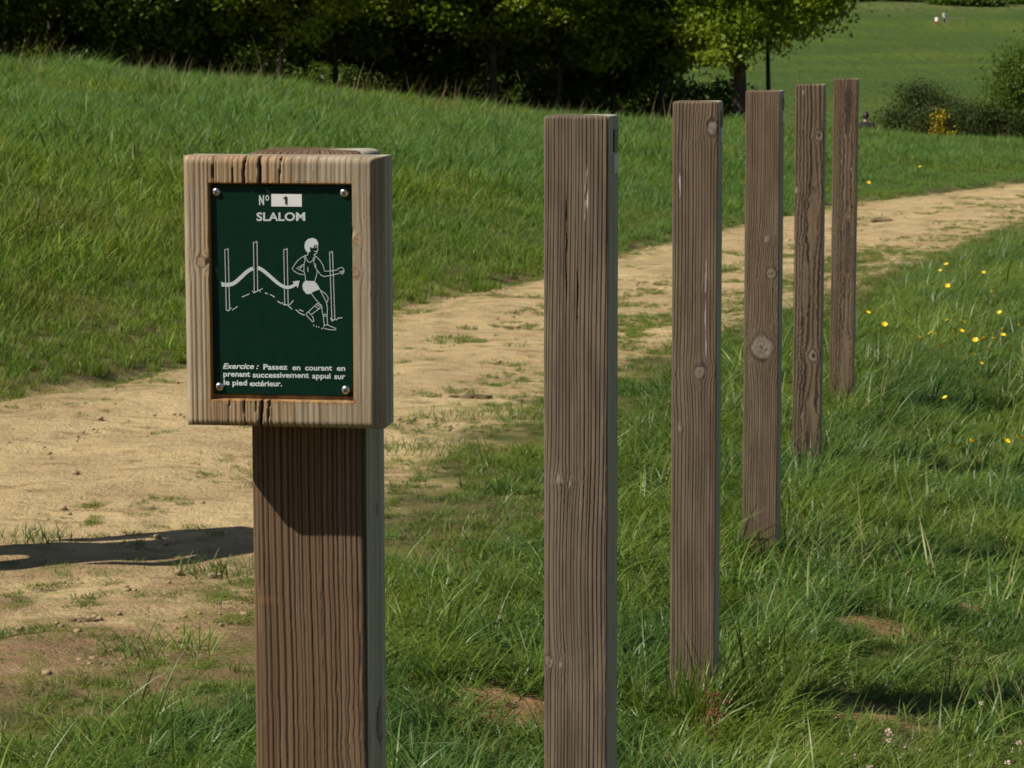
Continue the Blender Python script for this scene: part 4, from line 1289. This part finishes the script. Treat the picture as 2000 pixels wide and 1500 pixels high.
TREES = [tree_meshes(400 + i, 1.0 + .1 * i, 3.0 + .15 * i, 2.5, 1.95, .075, 340, 100, .115, M_LEAF) for i in range(3)]
DARKT = [tree_meshes(420 + i, .8, 2.9, 2.7, 2.5, .08, 290, 100, .125, M_LEAF_D) for i in range(2)]
DEEPT = [tree_meshes(440 + i, .8, 3.3, 3.2, 3.5, .1, 330, 60, .2, M_LEAF_D) for i in range(2)]
rs = np.random.RandomState(31)
TREE_L = [  # sight line, distance, mesh, dark, where it stands
    (-60, 57, 0, 1, 'dark tree at the wood edge, cut by the left side'), (95, 58, 1, 0, 'green tree of the wood edge at far left'), (230, 56.5, 1, 1, 'dark tree of the wood edge left of the sign board'),
    (370, 58, 0, 1, 'dark tree of the wood edge above the left part of the sign board'), (545, 55.5, 2, 0, 'sunlit tree of the wood edge right above the sign board'), (655, 58, 0, 0, 'light green tree of the wood edge just right of the sign board'),
    (790, 60, 1, 1, 'dark tree of the wood edge halfway between sign and front post'), (965, 57, 1, 0, 'yellowish green tree of the wood edge left of the front post'), (1090, 58.5, 0, 0, 'light green tree of the wood edge above the front post'),
    (1200, 60.5, 1, 1, 'dark tree of the wood edge between the first two posts'), (1290, 60, 2, 0, 'light green tree of the wood edge above the second post')]
for px, yy, v, dk, lab in TREE_L:
    p = at(px, 100, yy)
    m = (DARKT[v % 2] if dk else TREES[v])
    plant_tree('oak_tree', m, (p.x, yy, float(hbase(p.x, yy)) + .12 * rs.rand()), rs.rand() * 6.28, .92 + .2 * rs.rand(), lab, 'tree', 'trees along the wood edge')
for row, yy in ((0, 66), (1, 71), (2, 77)):
    for k in range(9):
        px = -150 + 172 * k + 60 * row - 20
        if px > 1180: continue
        p = at(px, 100, yy + rs.randn() * 1.0)
        plant_tree('oak_tree', DEEPT[(k + row) % 2], (p.x, p.y, float(hbase(p.x, p.y)) - .2), rs.rand() * 6.28, 1.05 + .3 * rs.rand(), 'dark tree deeper inside the wood behind the front row', 'tree', 'trees deeper in the wood')
for i, (px, yy) in enumerate([(20, 61), (170, 62), (330, 61.5), (470, 61), (620, 62), (760, 62.5), (900, 62), (1040, 62), (1160, 63), (1270, 63.5), (1370, 64)]):
    yy += .9; p = at(px, 100, yy); rs2 = np.random.RandomState(700 + i)
    e = empty('hazel_bush', (p.x, yy, float(hbase(p.x, yy)) - .1), rs2.rand() * 6)
    C = crown_centres(rs2, 70, (0, 0, .6), 1.25, 1.0, .62, .1)
    V, F, t_ = leaf_cloud(rs2, C, np.full(len(C), .22), 60, .12)
    obj_np('foliage', V, F, [M_LEAF_D], {'tint': t_}, False, e)
    b = MB()
    for k in range(4):
        a = k * 1.6 + rs2.rand(); b.tube([(0, 0, -.1), (math.cos(a) * .3, math.sin(a) * .3, .6), (math.cos(a) * .7, math.sin(a) * .7, 1.2)], [.03, .02, .006], 5)
    b.build('stem', M_BARK, e)
    tag(e, 'low dark bush under the trees of the wood edge', 'bush', 'bushes under the wood edge')
# the tree that stands clear of the wood, its dark trunk showing
lone = tree_meshes(501, 1.35, 3.1, 2.6, 2.0, .15, 210, 110, .11, M_LEAF, cz=3.25)
p = ground_px(1446, 232, 30, 90); yy = 57.0; p = at(1446, 228, yy)
plant_tree('oak_tree', lone, (p.x, yy, p.z - .05), .4, 1.0, 'free standing leafy tree with dark trunk right of the wood', 'tree')
slim = tree_meshes(511, 1.9, 3.4, 1.7, 1.5, .055, 90, 55, .13, M_LEAF_D, cz=3.2)
p = at(1493, 226, 61.0)
plant_tree('young_tree', slim, (p.x + .1, 61.0, p.z - .05), 1.3, 1.0, 'slim dark trunk of a young tree behind the third post', 'tree')

def bush(name, px, top, wpx, yy, label, seed, mat, clumps=60, per=60, size=.065, bloom=None, group=None, zbase=None, cat='bush'):
    p = at(px, top, yy)
    g = float(hbase(p.x, yy)) if zbase is None else zbase
    H = p.z - g; W = wpx / FPX * yy / 2
    rs = np.random.RandomState(seed)
    e = empty(name, (p.x, yy, g), rs.rand() * 6.28 if not bloom else 0)
    C = crown_centres(rs, clumps, (0, 0, H * .52), W * .9, W * .8, H * .46, .2)
    V, F, t_ = leaf_cloud(rs, C, np.full(len(C), .19 * max(W, H) * .7), int(per * 3.6), size)
    V[:, 2] = np.maximum(V[:, 2], -.05)
    obj_np('foliage', V, F, [mat], {'tint': t_}, False, e)
    b = MB()
    for k in range(5):
        a = k * 1.26 + rs.rand(); b.tube([(0, 0, -.1), (math.cos(a) * W * .25, math.sin(a) * W * .25, H * .35), (math.cos(a) * W * .6, math.sin(a) * W * .6, H * .75)], [.03, .02, .006], 5)
    b.build('stem', M_BARK, e)
    if bloom:
        Cb = np.array([np.array(q) for q in bloom]) * (W, W, H)
        V, F, t_ = leaf_cloud(rs, Cb, np.full(len(Cb), .11), 60, .06)
        obj_np('blossom', V, F, [M_GORSE], {'tint': t_}, False, e)
    return tag(e, label, cat, group)
rs = np.random.RandomState(77)
bush('gorse_bush', 1800, 168, 185, 78, 'dark round bush on the hillside right of the posts', 601, M_BUSH, 80, 70)
bush('gorse_bush', 1828, 205, 62, 74, 'small gorse bush with a patch of yellow blossom', 602, M_BUSH, 40, 60, bloom=[(.1 + .33 * rs.randn(), -.95 + .15 * rs.randn(), .60 + .17 * rs.randn()) for _ in range(18)])
bush('gorse_bush', 1760, 215, 90, 77, 'low dark bush at the left foot of the round bush', 603, M_BUSH, 40, 60)
bush('hawthorn_bush', 1890, 200, 150, 82, 'olive bush between the blossoming gorse and the right edge', 604, M_BUSH, 60, 60)
bush('hawthorn_bush', 1955, 195, 130, 79, 'low bush under the tall dark shrub at the right edge', 605, M_BUSH, 50, 60)
bush('hawthorn_bush', 2010, 92, 130, 80, 'tall dark shrub cut by the right edge of the picture', 606, M_LEAF_D, 110, 70, size=.08)
bush('hawthorn_bush', 1890, -6, 160, 430, 'dark thicket on the hilltop', 607, M_LEAF_D, 60, 50, size=.5)
bush('hawthorn_bush', 1780, -8, 130, 450, 'dark shrub at the hilltop left of the thicket', 608, M_BUSH, 60, 50, size=.5)
bush('hawthorn_bush', 1995, -4, 110, 440, 'dark shrub at the hilltop at the right corner', 609, M_LEAF_D, 60, 50, size=.5)
bush('hawthorn_bush', 1680, -8, 90, 455, 'small shrub at the hilltop beside the tree crown', 610, M_BUSH, 40, 50, size=.5)

# ------------------------------------------------------------------ people
def skin_obj(name, joints, bones, m, parent, sub=2):
    me = bpy.data.meshes.new(name)
    keys = list(joints)
    me.from_pydata([joints[k][0] for k in keys], [(keys.index(a), keys.index(b)) for a, b in bones], [])
    o = link(bpy.data.objects.new(name, me), parent)
    me.materials.append(m)
    md = o.modifiers.new('skin', 'SKIN'); md.use_smooth_shade = True
    sv = me.skin_vertices[0].data
    for i, k in enumerate(keys):
        r = joints[k][1]; r = r if isinstance(r, tuple) else (r, r)
        sv[i].radius = r; sv[i].use_root = (i == 0)
    o.modifiers.new('sub', 'SUBSURF').levels = sub
    o.modifiers['sub'].render_levels = sub
    return o

M_SKIN = simple('skin', (.42, .26, .18), .5); M_HAIR = simple('hair', (.018, .012, .009), .6)
M_BLACK = simple('black_cloth', (.008, .009, .012), .85); M_WHITE = simple('white_cloth', (.72, .72, .72), .8); M_GREY = simple('grey_cloth', (.12, .12, .14), .85); M_RED = simple('red_cloth', (.35, .04, .04), .8)
def merge_head(o, centre, sc=1.0):
    """the grown body as a plain mesh, with a modelled head on its neck"""
    bpy.context.view_layer.update()
    me = bpy.data.meshes.new_from_object(o.evaluated_get(bpy.context.evaluated_depsgraph_get()))
    v = np.empty(len(me.vertices) * 3); me.vertices.foreach_get('co', v); v = v.reshape(-1, 3)
    faces = [tuple(p.vertices) for p in me.polygons]
    nu_, nv_ = 20, 14
    H = []
    for a in range(nv_ + 1):
        ph = math.pi * a / nv_
        for b in range(nu_):
            t = 2 * math.pi * b / nu_
            x, y, z = math.sin(ph) * math.cos(t), math.sin(ph) * math.sin(t), math.cos(ph)
            k = 1.0
            if z < 0: k *= 1 - .22 * z * z                      # narrower jaw
            px, py, pz = x * .077 * k, y * .097 * k, z * .118
            if y < -.6:                                          # brow, nose, eye hollows, mouth
                if abs(x) < .25 and -.35 < z < .15: py -= .022 * (1 - abs(x) / .25)
                if .2 < abs(x) < .55 and 0 < z < .3: py += .009
                if abs(x) < .4 and -.62 < z < -.45: py += .005
            if abs(x) > .9 and -.25 < z < .3: px *= 1.14         # ears
            H.append((centre[0] + px, centre[1] + py, centre[2] + pz))
    n0 = len(v)
    faces += [(n0 + a * nu_ + b, n0 + (a + 1) * nu_ + b, n0 + (a + 1) * nu_ + (b + 1) % nu_, n0 + a * nu_ + (b + 1) % nu_) for a in range(nv_) for b in range(nu_)]
    me2 = bpy.data.meshes.new(o.name)
    me2.from_pydata([tuple(q) for q in v] + H, [], faces); me2.validate(); me2.update(); me2.shade_smooth()
    me2.materials.append(M_SKIN)
    o.modifiers.clear(); o.data = me2

def person(loc, rz, label, shirt, trousers, sit=False, sc=1.0):
    e = empty('person', loc, rz, sc)
    hip = .93
    J = {'pelvis': ((0, 0, hip), (.15, .10)), 'waist': ((0, 0, 1.10), (.135, .095)), 'chest': ((0, .01, 1.30), (.165, .11)), 'neckb': ((0, 0, 1.46), (.085, .075)), 'neck': ((0, -.01, 1.53), .058), 'skull': ((0, -.012, 1.60), .055)}
    B = [('pelvis', 'waist'), ('waist', 'chest'), ('chest', 'neckb'), ('neckb', 'neck'), ('neck', 'skull')]
    for s_, n in ((-1, 'l'), (1, 'r')):
        J['sh' + n] = ((s_ * .19, 0, 1.435), .062); J['el' + n] = ((s_ * .25, .03, 1.13), .043); J['wr' + n] = ((s_ * .24, -.05, .89), .029); J['ha' + n] = ((s_ * .235, -.07, .80), (.022, .038))
        B += [('chest', 'sh' + n), ('sh' + n, 'el' + n), ('el' + n, 'wr' + n), ('wr' + n, 'ha' + n)]
        if sit:
            J['hj' + n] = ((s_ * .09, 0, hip - .04), .085); J['kn' + n] = ((s_ * .12, -.42, hip - .02), .06); J['an' + n] = ((s_ * .11, -.42, hip - .42), .04); J['to' + n] = ((s_ * .12, -.58, hip - .45), .035)
        else:
            J['hj' + n] = ((s_ * .09, 0, hip - .08), .085); J['kn' + n] = ((s_ * .105, -.02, .50), .06); J['an' + n] = ((s_ * .11, .02, .09), .04); J['to' + n] = ((s_ * .125, -.14, .04), .036)
        B += [('pelvis', 'hj' + n), ('hj' + n, 'kn' + n), ('kn' + n, 'an' + n), ('an' + n, 'to' + n)]
        for f in range(4):
            J['f%d%s' % (f, n)] = ((s_ * (.235 - .004 * f), -.105 + .024 * f, .715 + (.01 if f in (0, 3) else 0)), .009); B.append(('ha' + n, 'f%d%s' % (f, n)))
        J['th' + n] = ((s_ * .21, -.115, .775), .010); B.append(('ha' + n, 'th' + n))
    hz = 1.645
    if sit:
        for k in J:
            q, r = J[k]; J[k] = ((q[0], q[1], q[2] - .48), r)
        hz -= .48
    low = -.48 if sit else 0
    body = skin_obj('body', J, B, M_SKIN, e)
    merge_head(body, (0, -.02, hz))
    body.data.materials.append(shirt)
    for pg in body.data.polygons:
        c = pg.center
        if .9 + low < c.z < 1.51 + low and abs(c.x) < .27 and not (abs(c.x) > .2 and c.z < 1.25 + low): pg.material_index = 1
    big = lambda k, f: (J[k][0], tuple(x * f for x in J[k][1]) if isinstance(J[k][1], tuple) else J[k][1] * f)
    T = {k: big(k, 1.34) for k in ('waist', 'pelvis', 'chest')}
    T['hem'] = ((0, 0, hip - .07 + low), (.20, .15))
    T['nk'] = ((0, 0, J['neckb'][0][2] + .015), .082)
    for n in 'lr':
        T['sh' + n] = big('sh' + n, 1.3)
        a, b_ = Vector(J['sh' + n][0]), Vector(J['el' + n][0]); T['sl' + n] = (tuple(a.lerp(b_, .75)), .060)
    skin_obj('shirt', T, [('waist', 'pelvis'), ('pelvis', 'hem'), ('waist', 'chest'), ('chest', 'nk'), ('chest', 'shl'), ('chest', 'shr'), ('shl', 'sll'), ('shr', 'slr')], shirt, e)
    T = {k: big(k, 1.18) for k in ('pelvis', 'hjl', 'hjr', 'knl', 'knr', 'anl', 'anr')}
    skin_obj('trousers', T, [('pelvis', 'hjl'), ('pelvis', 'hjr'), ('hjl', 'knl'), ('hjr', 'knr'), ('knl', 'anl'), ('knr', 'anr')], trousers, e)
    b = MB(); V = []; F = []
    nu_, nv_ = 20, 9
    for a in range(nv_ + 1):                                     # a cap of hair, lower at the back
        for k in range(nu_):
            t = 2 * math.pi * k / nu_
            ph = (a / nv_) * (1.25 + .75 * (.5 + .5 * math.sin(t)))
            w_ = 1.09 + .03 * math.sin(k * 5.0 + a)
            V.append((math.sin(ph) * math.cos(t) * .080 * w_, -.02 + math.sin(ph) * math.sin(t) * .100 * w_, hz + math.cos(ph) * .120 * w_))
    b.add(V, [(a * nu_ + k, (a + 1) * nu_ + k, (a + 1) * nu_ + (k + 1) % nu_, a * nu_ + (k + 1) % nu_) for a in range(nv_) for k in range(nu_)])
    b.build('hair', M_HAIR, e, True)
    return tag(e, label, 'person')
p = at(1691, 217, 67.0)
person((p.x, 67.0, p.z - 1.78), rad(165), 'person with dark hair in black, head and shoulders above the meadow rise', M_BLACK, M_BLACK)
p = at(1844, 25, 350.0); g0 = float(hbase(p.x, 350.0))
q = ground_px(1844, 48, 100, 460)
person(q, rad(20), 'standing person in white top on the far hill beside a wooden bar', M_WHITE, M_GREY)
q2 = ground_px(1829, 49, 100, 460)
person(q2, rad(-30), 'person sitting on the far hill, left of the one in white', M_WHITE, M_RED, sit=True)
M_BAR = simple('bar_wood', (.22, .17, .13), .9)
e = empty('exercise_bar', ground_px(1866, 49, 100, 460))
for s_ in (-1.1, 1.1):
    b = MB(); b.box((s_, 0, .45), (.14, .14, 1.1), .01); b.build('upright', M_BAR, e)
b = MB(); b.box((0, 0, .93), (2.9, .10, .12), .01); b.build('rail', M_BAR, e)
tag(e, 'low wooden bar on two uprights on the far hill', 'exercise bar')
# somebody stands just left of the frame; their shadow falls across the sand
q = Vector((-2.16, 8.18, 0)); q.z = float(hbase(q.x, q.y)) + .01
person(q, rad(115), 'person whose shadow lies on the sand behind the sign', M_GREY, M_BLACK)
